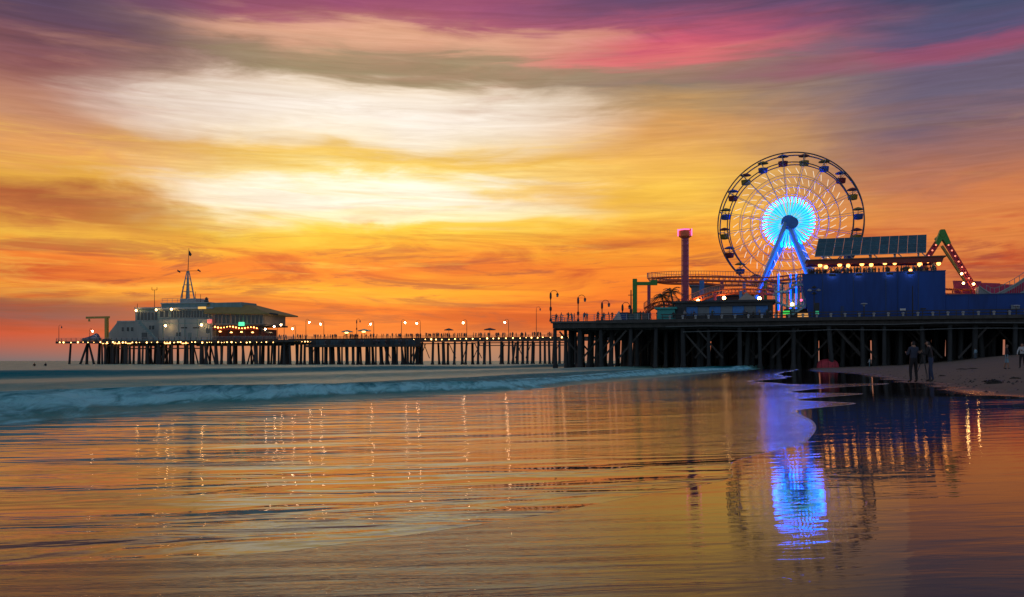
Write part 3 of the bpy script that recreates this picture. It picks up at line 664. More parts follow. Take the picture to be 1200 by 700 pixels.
# ------------------------------------------------------------------ harbour building
def bx(px0, px1, py0, py1, t, dep, k=None):
    a, b2 = st(px0, t), st(px1, t); zm = W2((a+b2)/2, t).y
    z1, z0 = EYE+(HOR-py0)/FP*zm, EYE+(HOR-py1)/FP*zm
    k = k or MB(); k.box(a, b2, t, t+dep, z0, z1); return k
GT = 112.0
hb = thing('harbour_building', 'pale harbour office with window bands and a lattice mast on its roof', 'building', st(205, GT), GT, DECK)
def bpart(nm, m, *a, parent=hb):
    o = bx(*a).build(nm, m, parent); return o
PB = 401.0
k = MB(); A = [pp(*q, GT) for q in ((127, PB), (163, PB), (163, 377), (138, 377), (127, 391))]
for v in A[:2]: v.z = DECK
k.prism([(v.x, v.z) for v in A], GT, GT+12); w1 = k.build('low_wing', M_white, hb)
bpart('parapet', M_trim, 137, 163.5, 376, 378, GT-0.3, 12.5, parent=w1)
w2 = bpart('wall', M_white, 158, 190, 377, PB, GT-1, 14)
w3 = bpart('upper_storey', M_teal, 158.5, 190, 362, 377, GT-0.8, 13)
bpart('roof_slab', M_trim, 157, 190.5, 360.2, 362, GT-1.6, 15)
def window(px0, px1, py0, py1, t, par, n=1):
    wd = (px1-px0)/n
    for i in range(n):
        f = bx(px0+i*wd+wd*0.07, px0+(i+1)*wd-wd*0.07, py0, py1, t-0.12, 0.2).build('window', M_trim, par)
        bx(px0+i*wd+wd*0.15, px0+(i+1)*wd-wd*0.15, py0+0.6, py1-0.6, t-0.18, 0.06).build('pane', M_glass, f)
window(160, 185, 365.5, 376, GT-0.8, hb, 6)
bpart('wall', M_white, 186, 249, 374, PB, GT-3, 18)
bpart('upper_storey', M_teal, 184.5, 248, 362, 374, GT-2.5, 17)
bpart('roof_slab', M_trim, 183.5, 249, 360.5, 362.4, GT-3.6, 18)
bpart('penthouse', M_teal, 189, 243, 355.5, 360.5, GT-0.5, 10)
bpart('parapet', M_trim, 188, 244, 354.6, 355.8, GT-0.9, 11)
window(200, 247, 363.4, 373, GT-2.5, hb, 14); window(186.5, 198, 364, 372.5, GT-2.5, hb, 2)
for px in (212, 226): bpart('vent_slot', M_dark, px, px+7, 383.5, 385, GT-3.12, 0.15)
bpart('door', M_teal, 220, 224, 390, PB, GT-3.14, 0.2); bpart('door', M_glass, 166, 172, 390, PB, GT-1.12, 0.2)
for px in (142, 148, 153): window(px, px+3.4, 383, 389, GT, hb)
window(174, 181, 381, 387, GT-1, hb, 2); window(241, 246, 384, 391, GT-3, hb, 2); window(206, 212, 389, 395, GT-3, hb, 2)
bpart('string_course', M_teal, 185.8, 249.3, 378.6, 379.6, GT-3.15, 0.3); bpart('plinth', M_teal, 185.8, 249.3, 397.5, PB, GT-3.2, 0.3); bpart('plinth', M_teal, 127, 185.5, 398, PB, GT-1.3, 0.3)
for px in (190.5, 208.5, 216, 231, 246): bpart('downpipe', M_teal, px, px+0.5, 374.5, 397, GT-3.2, 0.18)
stp_ = MB()
for i in range(9):
    p = pp(164+i*2.3, 379+i*2.3, GT-4); stp_.box(p.x-0.5, p.x+0.5, GT-4.6, GT-3.2, p.z-0.3, p.z)
a = pp(163, 377, GT-4.7); b2 = pp(186, 400, GT-4.7); stp_.beam(a, b2, 0.2, 0.7)
stp_.build('stair', M_teal, hb)
k = MB()
for px in range(190, 246, 6): 
    p = pp(px, 354.5, GT); k.cyl(p, p+Vector((0, 0, 1.3)), 0.06, n=5)
a = pp(190, 354.5, GT); b2 = pp(245, 354.5, GT); k.cyl(a+Vector((0, 0, 1.3)), b2+Vector((0, 0, 1.3)), 0.06, n=5); k.cyl(a+Vector((0, 0, .7)), b2+Vector((0, 0, .7)), 0.05, n=5)
k.build('roof_railing', M_rail, hb)
# mast
cupb = bpart('mast_base', M_trim, 211, 229.5, 350, 355, GT+1.5, 6)
c0 = pp(220, 350, GT+4.5); zt = zat(318, c0.x, GT+4.5); zz = zat(291, c0.x, GT+4.5)
k = MB()
for ax, ay in ((-1.7, -1.5), (1.7, -1.5), (1.7, 1.5), (-1.7, 1.5)): k.cyl(c0+Vector((ax, ay, 0)), (c0.x+ax*0.15+0.1, c0.y+ay*0.15, zt), 0.30, 0.18, 6)
for f in (0.25, 0.5, 0.72):
    r = 1.7*(1-f*0.85); z = c0.z+(zt-c0.z)*f
    for a2, b3 in (((-1, -1), (1, -1)), ((1, -1), (1, 1)), ((1, 1), (-1, 1)), ((-1, 1), (-1, -1))): k.cyl((c0.x+a2[0]*r, c0.y+a2[1]*r*.9, z), (c0.x+b3[0]*r, c0.y+b3[1]*r*.9, z), 0.08, n=5)
k.cyl((c0.x, c0.y, c0.z), (c0.x+0.1, c0.y, zt), 0.2, n=6)
mst = k.build('mast', M_trim, hb)
k = MB(); k.cyl((c0.x+0.1, c0.y, zt-0.5), (c0.x+0.5, c0.y, zz), 0.16, 0.07, 6); k.cyl((c0.x-4.0, c0.y, zt+0.15), (c0.x+4.2, c0.y, zt), 0.10, n=6); k.build('yardarm_pole', M_dark, mst)
k = MB(); k.prism([(c0.x+0.5, zz-0.7), (c0.x+1.7, zz-2.3), (c0.x+1.2, zz-3.0), (c0.x+0.45, zz-2.6)], c0.y-0.06, c0.y+0.06); k.build('flag', M_dark, mst)
for sx_ in (-4.3, 4.3):
    k = MB(); k.prism([(c0.x+sx_, zt+0.7), (c0.x+sx_+1.2, zt-0.1), (c0.x+sx_+1.0, zt-0.5), (c0.x+sx_-0.2, zt+0.1)], c0.y-0.05, c0.y+0.05); k.build('pennant', M_dark, mst)
for px, y0, y1 in ((181, 340, 360), (214, 336, 351), (235, 345, 356), (229, 342, 355), (161, 356, 361)):
    a = pp(px, y1, GT+2); b2 = pp(px, y0, GT+2); k = MB().cyl(a, b2, 0.11, 0.08, 5)
    if px == 181:
        k.beam(b2+Vector((-1.1, 0, 0)), b2+Vector((1.1, 0, 0)), 0.14); k.beam(b2+Vector((-1.1, 0, 0)), b2+Vector((-1.1, 0, 1.0)), 0.12); k.beam(b2+Vector((1.1, 0, 0)), b2+Vector((1.1, 0, 1.0)), 0.12)
    k.build('antenna', M_dark, hb)
k = MB(); p = pp(242, 353, GT+1); k.lathe([(0.7, -1.0), (0.8, 0), (0.5, 0.4), (0.55, 1.0), (0.1, 1.4)], p, 8); k.build('roof_vent', M_dark, hb)
wlm = MB().ball((0, 0, 0), 0.34, 8, 6).mesh('wall_lamp', M_bulb, smooth=True)
wls = MB().ball((0, 0, 0), 0.30, 8, 6).mesh('wall_lamp', lamp_mat('strong_bulb', (1.0, 0.52, 0.18), 80.0), smooth=True)
for px, py, t in ((159.5, 364, GT-2.6), (183, 363.3, GT-4.6), (201, 362.6, GT-4.6), (194, 382, GT-5.2), (236, 381, GT-5.2)):
    p = pp(px, py, t); slot(inst(wls if py > 370 else wlm, 'wall_lamp', hb), hb, *p)
    MB().beam(p+Vector((0, 0.2, 0.35)), p+Vector((0, 2.4, 0.5)), 0.12).build('lamp_bracket', M_dark, hb)
bpart('lit_sign', lamp_mat('amber_sign', (0.9, 0.5, 0.12), 0.8), 232, 241, 359.5, 362.2, GT-3.9, 0.2)
# ------------------------------------------------------------------ restaurant with hipped ochre roof
RT = 108.5
rs = thing('restaurant', 'two-storey restaurant with ochre hipped roof and string-lit terrace', 'building', st(280, RT), RT, DECK)
bpart('upper_storey', mat('brown_grey_wall', (0.24, 0.22, 0.19), 0.8), 248, 309, 366, 381.5, RT+1, 14, parent=rs)
bpart('wall', mat('maroon_wall', (0.10, 0.03, 0.025), 0.8), 249, 306, 386, PB, RT+4, 10, parent=rs)
bpart('floor_slab', M_wood, 247, 310, 380.6, 382.6, RT+0.2, 15, parent=rs)
def roofpts(t0, t1):
    e0, e1 = st(243, RT), st(319, RT); r0, r1 = st(250, RT+7), st(289, RT+7); zm = zat(366.5, (e0+e1)/2, RT); zr = zat(356, r1, RT+7)
    v = [(e0, t0, zm+0.2), (e1, t0, zm-0.5), (e1, t1, zm-0.5), (e0, t1, zm+0.2), (r0, t0+6, zr), (r1, t0+6, zr), (r1, t1-6, zr), (r0, t1-6, zr)]
    v += [(x, y, z-0.45) for x, y, z in v[:4]]
    return v, [(0,1,5,4),(1,2,6,5),(2,3,7,6),(3,0,4,7),(4,5,6,7),(0,8,9,1),(1,9,10,2),(2,10,11,3),(3,11,8,0),(8,11,10,9)]
k = MB(); k.add(*roofpts(RT-2.2, RT+17)); rf = k.build('roof', M_roofy, rs)
bpart('roof_deck', M_teal, 246, 283.5, 354.6, 361.2, RT+1.2, 9, parent=rf); bpart('chimney', M_dark, 279.5, 284, 355, 361, RT+2.8, 1.4, parent=rf)
k = MB(); a = pp(316, 367.5, RT-2); k.beam(a, a+Vector((3.0, 0.3, -0.4)), 0.5, 0.6); k.build('eave_beam', M_dark, rf)
window(251, 269, 368.6, 380, RT+1, rs, 4); window(271, 308, 369, 380, RT+1, rs, 8)
bpart('awning', mat('red_awning', (0.20, 0.03, 0.02), 0.8), 249, 304, 384.5, 386.6, RT-0.6, 5, parent=rs)
k = MB(); a = pp(302, 383, RT-0.8); b2 = pp(318, 391, RT-0.8); k.beam(a, b2, 3.0, 0.3); k.build('ramp_canopy', M_dark, rs)
sb_ = MB().ball((0, 0, 0), 0.30, 8, 6).mesh('string_bulb', lamp_mat('terrace_bulb', (1.0, 0.30, 0.06), 16.0), smooth=True)
for i in range(15):
    p = pp(252+i*3.5, 383.2+0.9*math.sin(i*0.9)+i*0.1, RT-1.0); slot(inst(sb_, 'string_bulb', rs, sc=[R.uniform(.5, .9)]*3), rs, *p)
for px, py in ((258, 389), (271, 390), (283, 389.5), (296, 390)):
    p = pp(px, py, RT+2.5); MB().lathe([(0.2, 0.3), (0.5, 0), (0.1, -0.1)], p, 8).build('pendant_lamp', M_glow, rs)
for px in (254, 268, 286, 304): bpart('terrace_post', M_wood, px-0.5, px+0.5, 386, PB, RT-0.3, 0.4, parent=rs)
bpart('lit_sign', lamp_mat('green_sign', (0.10, 0.85, 0.40), 1.3), 279.5, 286, 377.6, 382, RT-0.6, 0.25, parent=rs)
bpart('lit_sign', lamp_mat('pink_sign', (0.85, 0.16, 0.14), 0.75), 243, 248, 374.5, 379, RT-0.5, 0.25, parent=hb)
# ------------------------------------------------------------------ things on the pier head
CT = 106.0
cr = thing('davit_crane', 'yellow davit crane with its arm out over the water', 'crane', st(125, CT), CT, DECK)
a = pp(125, 397, CT); a.z = DECK; b2 = pp(125, 372, CT)
MB().beam(a, b2, 1.0, 1.0).build('column', M_yellow, cr); MB().beam(b2+Vector((1.2, 0, 0)), pp(101, 372.5, CT), 0.5, 0.75).build('jib', M_yellow, cr)
q = pp(104.5, 374, CT); k = MB().cyl(q, q+Vector((0, 0, -0.9)), 0.25, 0.4, 8); k.build('hook_block', M_yellow, cr)
MB().box(a.x-1.1, a.x+1.1, CT-1.1, CT+1.1, DECK, DECK+0.8).build('pedestal', M_dark, cr)
cb = thing('covered_boat', 'skiff under a dark blue tarpaulin by the yellow crane', 'boat', st(106, 107), 107, DECK)
k = MB(); zc = DECK
x0, x1 = st(96, 107), st(117, 107); ln = x1-x0
pro = [(0.0, 0.9, 0.1), (0.1, 1.2, 0.75), (0.3, 1.6, 1.05), (0.55, 2.3, 1.1), (0.8, 3.4, 1.1), (0.93, 2.9, 1.0), (1.0, 1.4, 0.7)]
vs = []; fs = []
for f, hh, w in pro:
    x = x0+ln*f; vs += [(x, 107-w, zc+0.9), (x, 107-w*0.6, zc+0.35+hh*0.55), (x, 107, zc+0.35+hh*0.8), (x, 107+w*0.6, zc+0.35+hh*0.55), (x, 107+w, zc+0.9)]
for i in range(len(pro)-1): fs += [(i*5+j_, i*5+j_+1, (i+1)*5+j_+1, (i+1)*5+j_) for j_ in range(4)]
k.add(vs, fs); k.build('tarpaulin', M_tarp, cb, smooth=True)
k = MB(); vs = []; fs = []
for f, hh, w in pro:
    x = x0+ln*f; vs += [(x, 107-w, zc+0.92), (x, 107-w*0.5, zc+0.25), (x, 107+w*0.5, zc+0.25), (x, 107+w, zc+0.92)]
for i in range(len(pro)-1): fs += [(i*4+j_, i*4+j_+1, (i+1)*4+j_+1, (i+1)*4+j_) for j_ in range(3)]
k.add(vs, fs); k.build('hull', M_white, cb)
for f in (0.2, 0.8): MB().box(x0+ln*f-0.2, x0+ln*f+0.2, 106, 108, zc, zc+0.4).build('chock', M_wood, cb)

# ================================================================== lamps
def hook_lamp(px, py, t, z0, lit, label, group, side=1, double=False):
    s = st(px, t); zt_ = zat(py, s, t); o = thing('street_lamp', label, 'street lamp', s, t, z0, group)
    MB().tube([(s, t, z0), (s, t, z0+0.8), (s, t, zt_)], [0.17, 0.10, 0.07], 7).build('pole', M_dark, o)
    MB().lathe([(0.24, 0), (0.24, 0.3), (0.14, 0.6)], (s, t, z0), 8).build('base', M_dark, o)
    rr = 0.62
    arc = [(s+side*(rr-rr*math.cos(a3)), t, zt_+rr*math.sin(a3)) for a3 in [math.pi*i/8 for i in range(9)]]
    arm = MB().tube(arc, 0.05, 5); arm.build('arm', M_dark, o)
    ex, _, ez = arc[-1]
    hd = MB().lathe([(0.08, 0.12), (0.26, -0.12), (0.26, -0.2)], (ex, t, ez), 8).build('lamp_head', M_dark, o)
    MB().ball((ex, t, ez-0.38), 0.27 if lit else 0.22, 8, 6, sc=(1, 1, 1.15)).build('globe', M_bulbw if lit else M_grey, hd, smooth=True)
    if double:
        MB().lathe([(0.05, 0.5), (0.16, 0.3), (0.2, 0), (0.2, -0.5), (0.08, -0.9)], (s, t, zt_-0.2), 8).build('lantern', M_dark, o)
        MB().lathe([(0.05, 0.35), (0.22, 0.15), (0.22, -0.35), (0.06, -0.5)], (s, t, zt_-2.6), 8).build('banner_bracket', M_dark, o)
    return o
for px, py, lit, sd_ in ((325, 381.5, 1, -1), (333, 379.5, 1, -1), (346.5, 384, 1, -1), (358.5, 376.5, 1, 1), (379.5, 378.5, 1, -1), (438, 378.5, 1, -1), (470.5, 377, 1, 1), (492.5, 377.5, 1, -1), (547, 377, 1, -1), (596, 376.5, 1, -1)):
    hook_lamp(px, py, BT+2.0, DECK, True, 'lit globe street lamp above the crowd on the long pier', 'lit lamps along the long pier', sd_)
for px, py in ((418, 376), (628.5, 362)):
    hook_lamp(px, py, BT+1.0, DECK, False, 'unlit street lamp rising from the long pier', 'unlit lamps on the long pier', 1, px == 418)
for px, py in ((69, 383), (105, 387), (307, 384.5)):
    hook_lamp(px, py, HT+1.2, DECK, px != 69, 'lamp post on the pier head beside the harbour building', 'lamps on the pier head', 1)
for i, (px, py) in enumerate(((645.3, 344.5), (677.5, 350), (705.5, 356), (729.5, 358.5))):
    hook_lamp(px, py, 0.4+i*1.2, DECK, False, 'unlit double-headed hook lamp at the bare corner of the wide pier', 'hook lamps on the corner of the wide pier', 1, True)
k = MB(); p = pp(739.5, 366, 2.5); q = pp(739.5, 340, 2.5); k.tube([(p.x, 2.5, DECK), q], [0.16, 0.10], 7); k.beam(q+Vector((-0.5, 0, -0.9)), q+Vector((0.5, 0, -0.9)), 0.12)
k.box(q.x-0.22, q.x+0.22, 2.3, 2.7, q.z-5, q.z-3.4)
solo(k, 'utility_pole', M_dark, 'slim dark pole with a switch box beside the green post', 'pole', p.x, 2.5, DECK)

# parasols and carts on the long pier
def parasol(px, py, t, w, lit, label):
    s = st(px, t); z = zat(py, s, t); o = thing('parasol', label, 'parasol', s, t, DECK)
    MB().lathe([(w, -0.55), (w*0.97, -0.35), (w*0.55, -0.1), (0.08, 0.15)], (s, t, z), 10).build('canopy', M_shed if not lit else M_tealk, o)
    MB().cyl((s, t, DECK), (s, t, z), 0.07, n=6).build('pole', M_dark, o); MB().lathe([(0.45, 0), (0.45, 0.12), (0.1, 0.2)], (s, t, DECK), 8).build('base', M_dark, o)
    if lit: MB().ball((s, t-0.5, z-0.75), 0.42, 8, 6, sc=(1.8, 1, 0.6)).build('lantern', M_glow, o)
parasol(407, 387.5, BT+0.8, 2.0, True, 'dark parasol with a warm lantern under it, seaward of its twin')
parasol(427, 386.3, BT+0.8, 2.3, True, 'lantern-lit parasol beside the tall unlit lamp on the long pier')
parasol(526, 385.4, BT+2, 1.6, False, 'small dark peaked parasol in the crowd on the long pier')
parasol(574, 385, BT+2, 2.0, False, 'wide dark domed parasol above the crowd on the long pier')
# crowd on the long pier
for i in range(150):
    px = R.uniform(322, 648); t = BT+R.uniform(1.2, 7)
    pier_person(st(px, t), t, DECK+0.45, 'one of the small figures crowding the rail of the long pier', 'crowd along the long pier')
for i in range(34):
    px = R.uniform(246, 322); t = HT+R.uniform(0.5, 4)
    pier_person(st(px, t), t, DECK, 'one of the small figures on the terrace below the restaurant', 'crowd below the restaurant')
for i in range(22):
    px = R.uniform(360, 485); t = 104.4+R.uniform(0.2, 3.5)
    pier_person(st(px, t), t, zl, 'one of the small figures leaning on the lower landing deck', 'people on the landing deck')
for px in (652, 657, 666, 670, 673, 685, 688, 700, 714, 717.5):
    t = 0.5+R.uniform(0, 2.5) if px < 710 else 0.6
    pier_person(st(px, t), t, DECK, 'person standing at the pale railing on the corner of the wide pier', 'people on the corner of the wide pier')
for i in range(20):
    px = R.uniform(690, 905); t = 0.6+R.uniform(0, 3.0)
    pier_person(st(px, t), t, DECK, 'dim figure walking along the dark edge of the wide pier', 'walkers along the edge of the wide pier')
for px, py in ((40.5, 428.6), (53.5, 428.3)):
    y = 1000*1.30/(py-422.6)*0.92; x = (px-600)/FP*y
    o = bpy.data.objects.new('person', person_mesh('surfer', dict(arms=('bent', 'bent'), sit=True), (0.012, 0.012, 0.014), (0.012, 0.012, 0.014), sub=1)); COL.objects.link(o)
    o.location = (x, y, -0.45); o.rotation_euler = (0, 0, 1.2); o.scale = (1.3, 1.3, 1.3); tag(o, 'distant surfer in a dark wetsuit sitting in the water', 'person', 'surfers waiting in the water')

# ================================================================== ferris wheel
WT = 26.0
ws_ = st(925, WT); wY = W2(ws_, WT).y; WR = 82/FP*wY; WH = zat(262, ws_, WT)-DECK
fw = thing('ferris_wheel', 'big ferris wheel with glowing cyan hub and lit spokes', 'ferris wheel', ws_, WT, DECK, local=True, rz=math.radians(-7))
def ring(r, y, th, n=72, rn=5): return MB().tube([(r*math.cos(2*math.pi*i/n), y, WH+r*math.sin(2*math.pi*i/n)) for i in range(n)], th, rn, closed=True)
M_rim = mat('wheel_steel', (0.06, 0.07, 0.085), 0.45, 0.3)
M_spoke = mat('wheel_white', (0.42, 0.46, 0.50), 0.5, var=0.1)
for y in (-1.3, 1.3):
    ring(WR-0.12, y, 0.13, 96).build('outer_rim', M_rim, fw, smooth=True); ring(WR*0.855, y, 0.11, 96).build('inner_rim', M_rim, fw, smooth=True)
    for q in (0.40, 0.53, 0.68): ring(WR*q, y, 0.045, 80, 4).build('light_ring', M_spoke, fw, smooth=True)
NS = 20
sp = MB().tube([(1.0, 0, 0), (WR-0.1, 0, 0)], 0.05, 5).mesh('spoke', M_spoke)
cb_ = MB().cyl((WR-0.12, -1.3, 0), (WR-0.12, 1.3, 0), 0.07, n=5).cyl((WR*0.855, -1.3, 0), (WR*0.855, 1.3, 0), 0.06, n=5).beam((WR-0.12, -1.3, 0), (WR*0.855, 1.3, 0), 0.06).mesh('cross_bar', M_rim)
M_cy = lamp_mat('cyan_led', (0.004, 0.30, 0.75), 1.3); M_cyw = lamp_mat('pale_cyan_led', (0.06, 0.75, 0.72), 1.05); M_bl = lamp_mat('blue_led', (0.0, 0.08, 1.0), 3.6); M_blx = lamp_mat('bright_blue_led', (0.0, 0.085, 1.0), 62.0); M_ww = lamp_mat('warm_white_led', (1.0, 0.80, 0.58), 0.85)
pet1 = MB().add([(1.5, -0.05, -0.05), (3.9, -0.05, -0.17), (4.25, -0.05, 0.0), (3.9, -0.05, 0.17), (1.5, -0.05, 0.05), (1.5, 0.05, -0.05), (3.9, 0.05, -0.17), (4.25, 0.05, 0.0), (3.9, 0.05, 0.17), (1.5, 0.05, 0.05)], [(0,1,2,3,4), (9,8,7,6,5), (0,5,6,1), (1,6,7,2), (2,7,8,3), (3,8,9,4), (4,9,5,0)]).mesh('light_petal', M_cyw)
pet2 = pet1.copy(); pet2.materials.clear(); pet2.materials.append(M_cy)
bar_b = MB().beam((3.95, 0, -0.08), (4.85, 0, 0.2), 0.19, 0.19).mesh('light_bar', M_blx)
bars = [MB().beam((WR*q, 0, 0), (WR*q+0.95, 0, 0.55+0.1*i), 0.10, 0.10).mesh('light_bar', M_ww) for i, q in enumerate((0.44, 0.56, 0.70))]
for i in range(NS):
    a3 = 2*math.pi*(i+0.3)/NS
    for y in (-1.3, 1.3): inst(sp, 'spoke', fw, (0, y, WH), (0, -a3, 0))
    inst(cb_, 'cross_bar', fw, (0, 0, WH), (0, -a3, 0))
for i in range(40):
    a3 = 2*math.pi*i/40
    inst(pet1, 'light_petal', fw, (0, -1.42, WH), (0, -a3, 0), (0.94, 1, 0.94)); inst(pet2, 'light_petal', fw, (0, 1.2, WH), (0, -a3-0.05, 0), (1.05, 1, 1.05))
    inst(bar_b, 'light_bar', fw, (0, -1.3, WH), (0, -a3, 0))
    for bm_ in bars: inst(bm_, 'light_bar', fw, (0, -1.34, WH), (0, -a3+0.04, 0))
ax = MB().cyl((0, -4.6, WH-0.6), (0, 3.4, WH), 0.55, n=14).build('axle', M_bluep, fw, smooth=True)
MB().cyl((0, -1.9, WH), (0, 1.7, WH), 1.35, n=20).build('hub', M_bluep, fw, smooth=False)
MB().cyl((1.1, -5.6, WH-0.75), (0.9, -4.2, WH-0.7), 1.05, n=20).build('drive_drum', mat('drum_navy', (0.03, 0.16, 0.50), 0.5), fw)
M_legl = mat('lit_blue_leg', (0.22, 0.48, 0.72), 0.5, var=0.15)
for i, (fx, fy, hy) in enumerate(((-7.4, -6.5, -4.3), (7.0, -6.5, -4.3), (-9.6, 6.0, 3.0), (8.6, 6.0, 3.0))):
    lg = MB().beam((0.3*(1 if fx > 0 else -1), hy, WH-0.5), (fx, fy, 0), 0.95, 0.75).build('leg', M_blue2 if i == 0 else M_legl, fw)
    p = Vector((0, hy-0.55, WH-1.6)).lerp(Vector((fx, fy-0.55, 0)), 0.05); q = Vector((0, hy-0.55, WH-1.6)).lerp(Vector((fx, fy-0.55, 0)), 0.85)
    MB().beam(p, q, 0.16, 0.12).build('light_strip', M_bl, lg)
for f in (0.35, 0.62):
    for (x0, y0, h0, x1, y1, h1) in ((-7.4, -6.5, -4.3, -9.6, 6.0, 3.0), (7.0, -6.5, -4.3, 8.6, 6.0, 3.0)):
        MB().beam(Vector((0, h0, WH)).lerp(Vector((x0, y0, 0)), f), Vector((0, h1, WH)).lerp(Vector((x1, y1, 0)), f), 0.25).build('tie_beam', M_blue2, fw)
GB = [mat('gondola_%d' % i, c, 0.5) for i, c in enumerate(((0.05, 0.12, 0.40), (0.30, 0.22, 0.03), (0.24, 0.04, 0.04)))]
bk = [MB().lathe([(0.35, -1.25), (0.82, -1.15), (0.92, -0.35), (0.96, -0.30), (0.86, -0.28), (0.80, -1.05), (0.1, -1.1)], n=12).mesh('bucket', m, smooth=True) for m in GB]
cn = [MB().lathe([(1.05, 0.62), (1.02, 0.72), (0.6, 0.95), (0.06, 1.12)], n=12).mesh('canopy', m) for m in GB]
ro = MB().cyl((0, 0, -1.1), (0, 0, 0.95), 0.05, n=6).cyl((0, -1.3, 0), (0, 1.3, 0), 0.06, n=6).mesh('hanger', M_rim)
gr_ = WR*0.915
for i in range(NS):
    a3 = 2*math.pi*(i+0.3)/NS
    gd = inst(ro, 'gondola', fw, (gr_*math.cos(a3), 0, WH+gr_*math.sin(a3)))
    inst(bk[i % 3], 'bucket', gd); inst(cn[(i+1) % 3], 'canopy', gd)

# ================================================================== drop tower
TT = 8.0
s = st(803, TT); dt = thing('drop_tower', 'slim purple drop tower crowned with a pink neon ring', 'drop tower', s, TT, DECK)
z1 = zat(278, s, TT); z2 = zat(268.5, s, TT)
MB().box(s-0.40, s+0.40, TT-0.40, TT+0.40, DECK, z1).build('mast', M_purple, dt)
for sx_ in (-0.55, 0.55): MB().box(s+sx_-0.10, s+sx_+0.10, TT-0.35, TT-0.15, DECK, z1).build('guide_rail', mat('rail_mauve', (0.55, 0.13, 0.20), 0.5), dt)
for i in range(16): MB().box(s-0.62, s+0.62, TT-0.48, TT-0.42, DECK+1+i*0.9, DECK+1.12+i*0.9).build('rung', M_purple, dt)
cr_ = MB().lathe([(0.7, z1-0.2), (1.15, z1+0.1), (1.2, z2-0.35), (0.9, z2)], (s, TT, 0), 8).build('crown', M_orange, dt)
M_neon = lamp_mat('pink_neon', (1.0, 0.12, 0.32), 2.2)
for zz in (z2-0.2, ): MB().tube([(s+1.15*math.cos(2*math.pi*i/8), TT+1.15*math.sin(2*math.pi*i/8), zz) for i in range(8)], 0.12, 5, closed=False).build('neon_ring', M_neon, cr_)
for sx_ in (-1.2, 1.2): MB().box(s+sx_-0.1, s+sx_+0.1, TT-0.9, TT-0.7, z1+0.1, z2-0.1).build('neon_tube', M_neon, cr_)
MB().lathe([(1.6, 0), (1.6, 0.5), (0.9, 0.9)], (s, TT, DECK), 10).build('seat_ring', M_pink, dt)

# ================================================================== roller coaster
KT = 12.0
rc = thing('roller_coaster', 'orange roller coaster track on green, purple and blue posts', 'roller coaster', st(820, KT), KT, DECK)
def cat(P, n=8):
    out = []; P = [Vector(p) for p in P]
    for i in range(len(P)-1):
        a, b2, c2, d2 = P[max(i-1, 0)], P[i], P[i+1], P[min(i+2, len(P)-1)]
        for j_ in range(n):
            t = j_/n; out.append(0.5*((2*b2)+(c2-a)*t+(2*a-5*b2+4*c2-d2)*t*t+(3*b2-a-3*c2+d2)*t**3))
    return out+[P[-1]]
M_orl = mat('coaster_orange_pale', (0.66, 0.26, 0.15), 0.5)
def track(P, gauge=1.1, up=0.0):
    C_ = cat(P); k1, k2, sp_, k3 = MB(), MB(), MB(), MB(); L_ = []; Rr = []
    for i, p in enumerate(C_):
        d = (C_[min(i+1, len(C_)-1)]-C_[max(i-1, 0)]).normalized(); a = Vector((-d.y, d.x, 0)).normalized()*gauge/2
        L_.append(p-a); Rr.append(p+a)
    MB().tube(L_, 0.13, 6).build('rail', M_orange, rc, smooth=True); MB().tube(Rr, 0.13, 6).build('rail', M_orange, rc, smooth=True)
    MB().tube([p+Vector((0, 0, -0.75)) for p in C_], 0.24, 7).build('spine', M_orange, rc, smooth=True)
    tie = MB()
    for i in range(0, len(C_), 2): tie.beam(L_[i], C_[i]+Vector((0, 0, -0.75)), 0.10); tie.beam(Rr[i], C_[i]+Vector((0, 0, -0.75)), 0.10); tie.beam(L_[i], Rr[i], 0.1)
    tie.build('ties', M_orl, rc)
    hr = MB()
    for off in (L_,):
        hr.tube([p+Vector((0, -0.4, 0.95)) for p in off], 0.05, 5)
        for i in range(0, len(C_), 1): hr.cyl(off[i]+Vector((0, -0.4, 0.1)), off[i]+Vector((0, -0.4, 0.95)), 0.035, n=4)
    hr.build('walkway_rail', M_orl, rc)
up = [pp(px, py, t) for px, py, t in ((762, 326, 18), (768, 326, 13), (785, 325, 11), (805, 324.5, 12), (830, 324.5, 14), (855, 325, 16), (880, 325.5, 18), (905, 325, 21), (930, 322.5, 22), (952, 320, 24))]
track(up)
up = [pp(px, py, t) for px, py, t in ((765, 325.5, 22), (785, 328, 21), (820, 328, 20), (850, 330, 20), (880, 330, 21), (905, 334, 21), (915, 338, 20), (909, 341, 15))]
track(up)
dn = [pp(px, py, t) for px, py, t in ((786, 363, 10), (797, 358.5, 9), (809, 353, 8.5), (822, 347, 8), (835, 342.5, 8), (850, 339.8, 8.5), (866, 339, 9), (884, 339.3, 9.5), (900, 340, 11), (910, 341, 14))]
track(dn)
dn2 = [pp(px, py, t) for px, py, t in ((757, 362, 9), (764, 357, 8), (772, 354, 8), (780, 353.2, 9), (788, 354.5, 11), (794, 357, 13))]
track(dn2, 0.9)
def post(px, py0, t, w, m, nm='post'):
    s = st(px, t); MB().box(s-w/2, s+w/2, t-w/2, t+w/2, DECK, zat(py0, s, t)).build(nm, m, rc)
post(744, 327, 11, 0.75, M_green); post(760.5, 334, 11, 0.55, M_purple); post(822.5, 329, 13, 0.8, M_bluep); post(846, 330, 15, 0.6, M_purple); post(872, 331, 17, 0.6, M_bluep); post(897, 330, 19, 0.6, M_green); post(812, 352, 8.5, 0.5, M_green); post(838, 343, 8, 0.5, M_purple); post(868, 341, 9, 0.5, M_bluep); post(893, 341, 10, 0.5, M_purple)
a = pp(744, 332.5, 11); b2 = pp(770, 332.5, 11); MB().beam(a, b2, 0.65, 0.6).build('outrigger', M_green, rc)
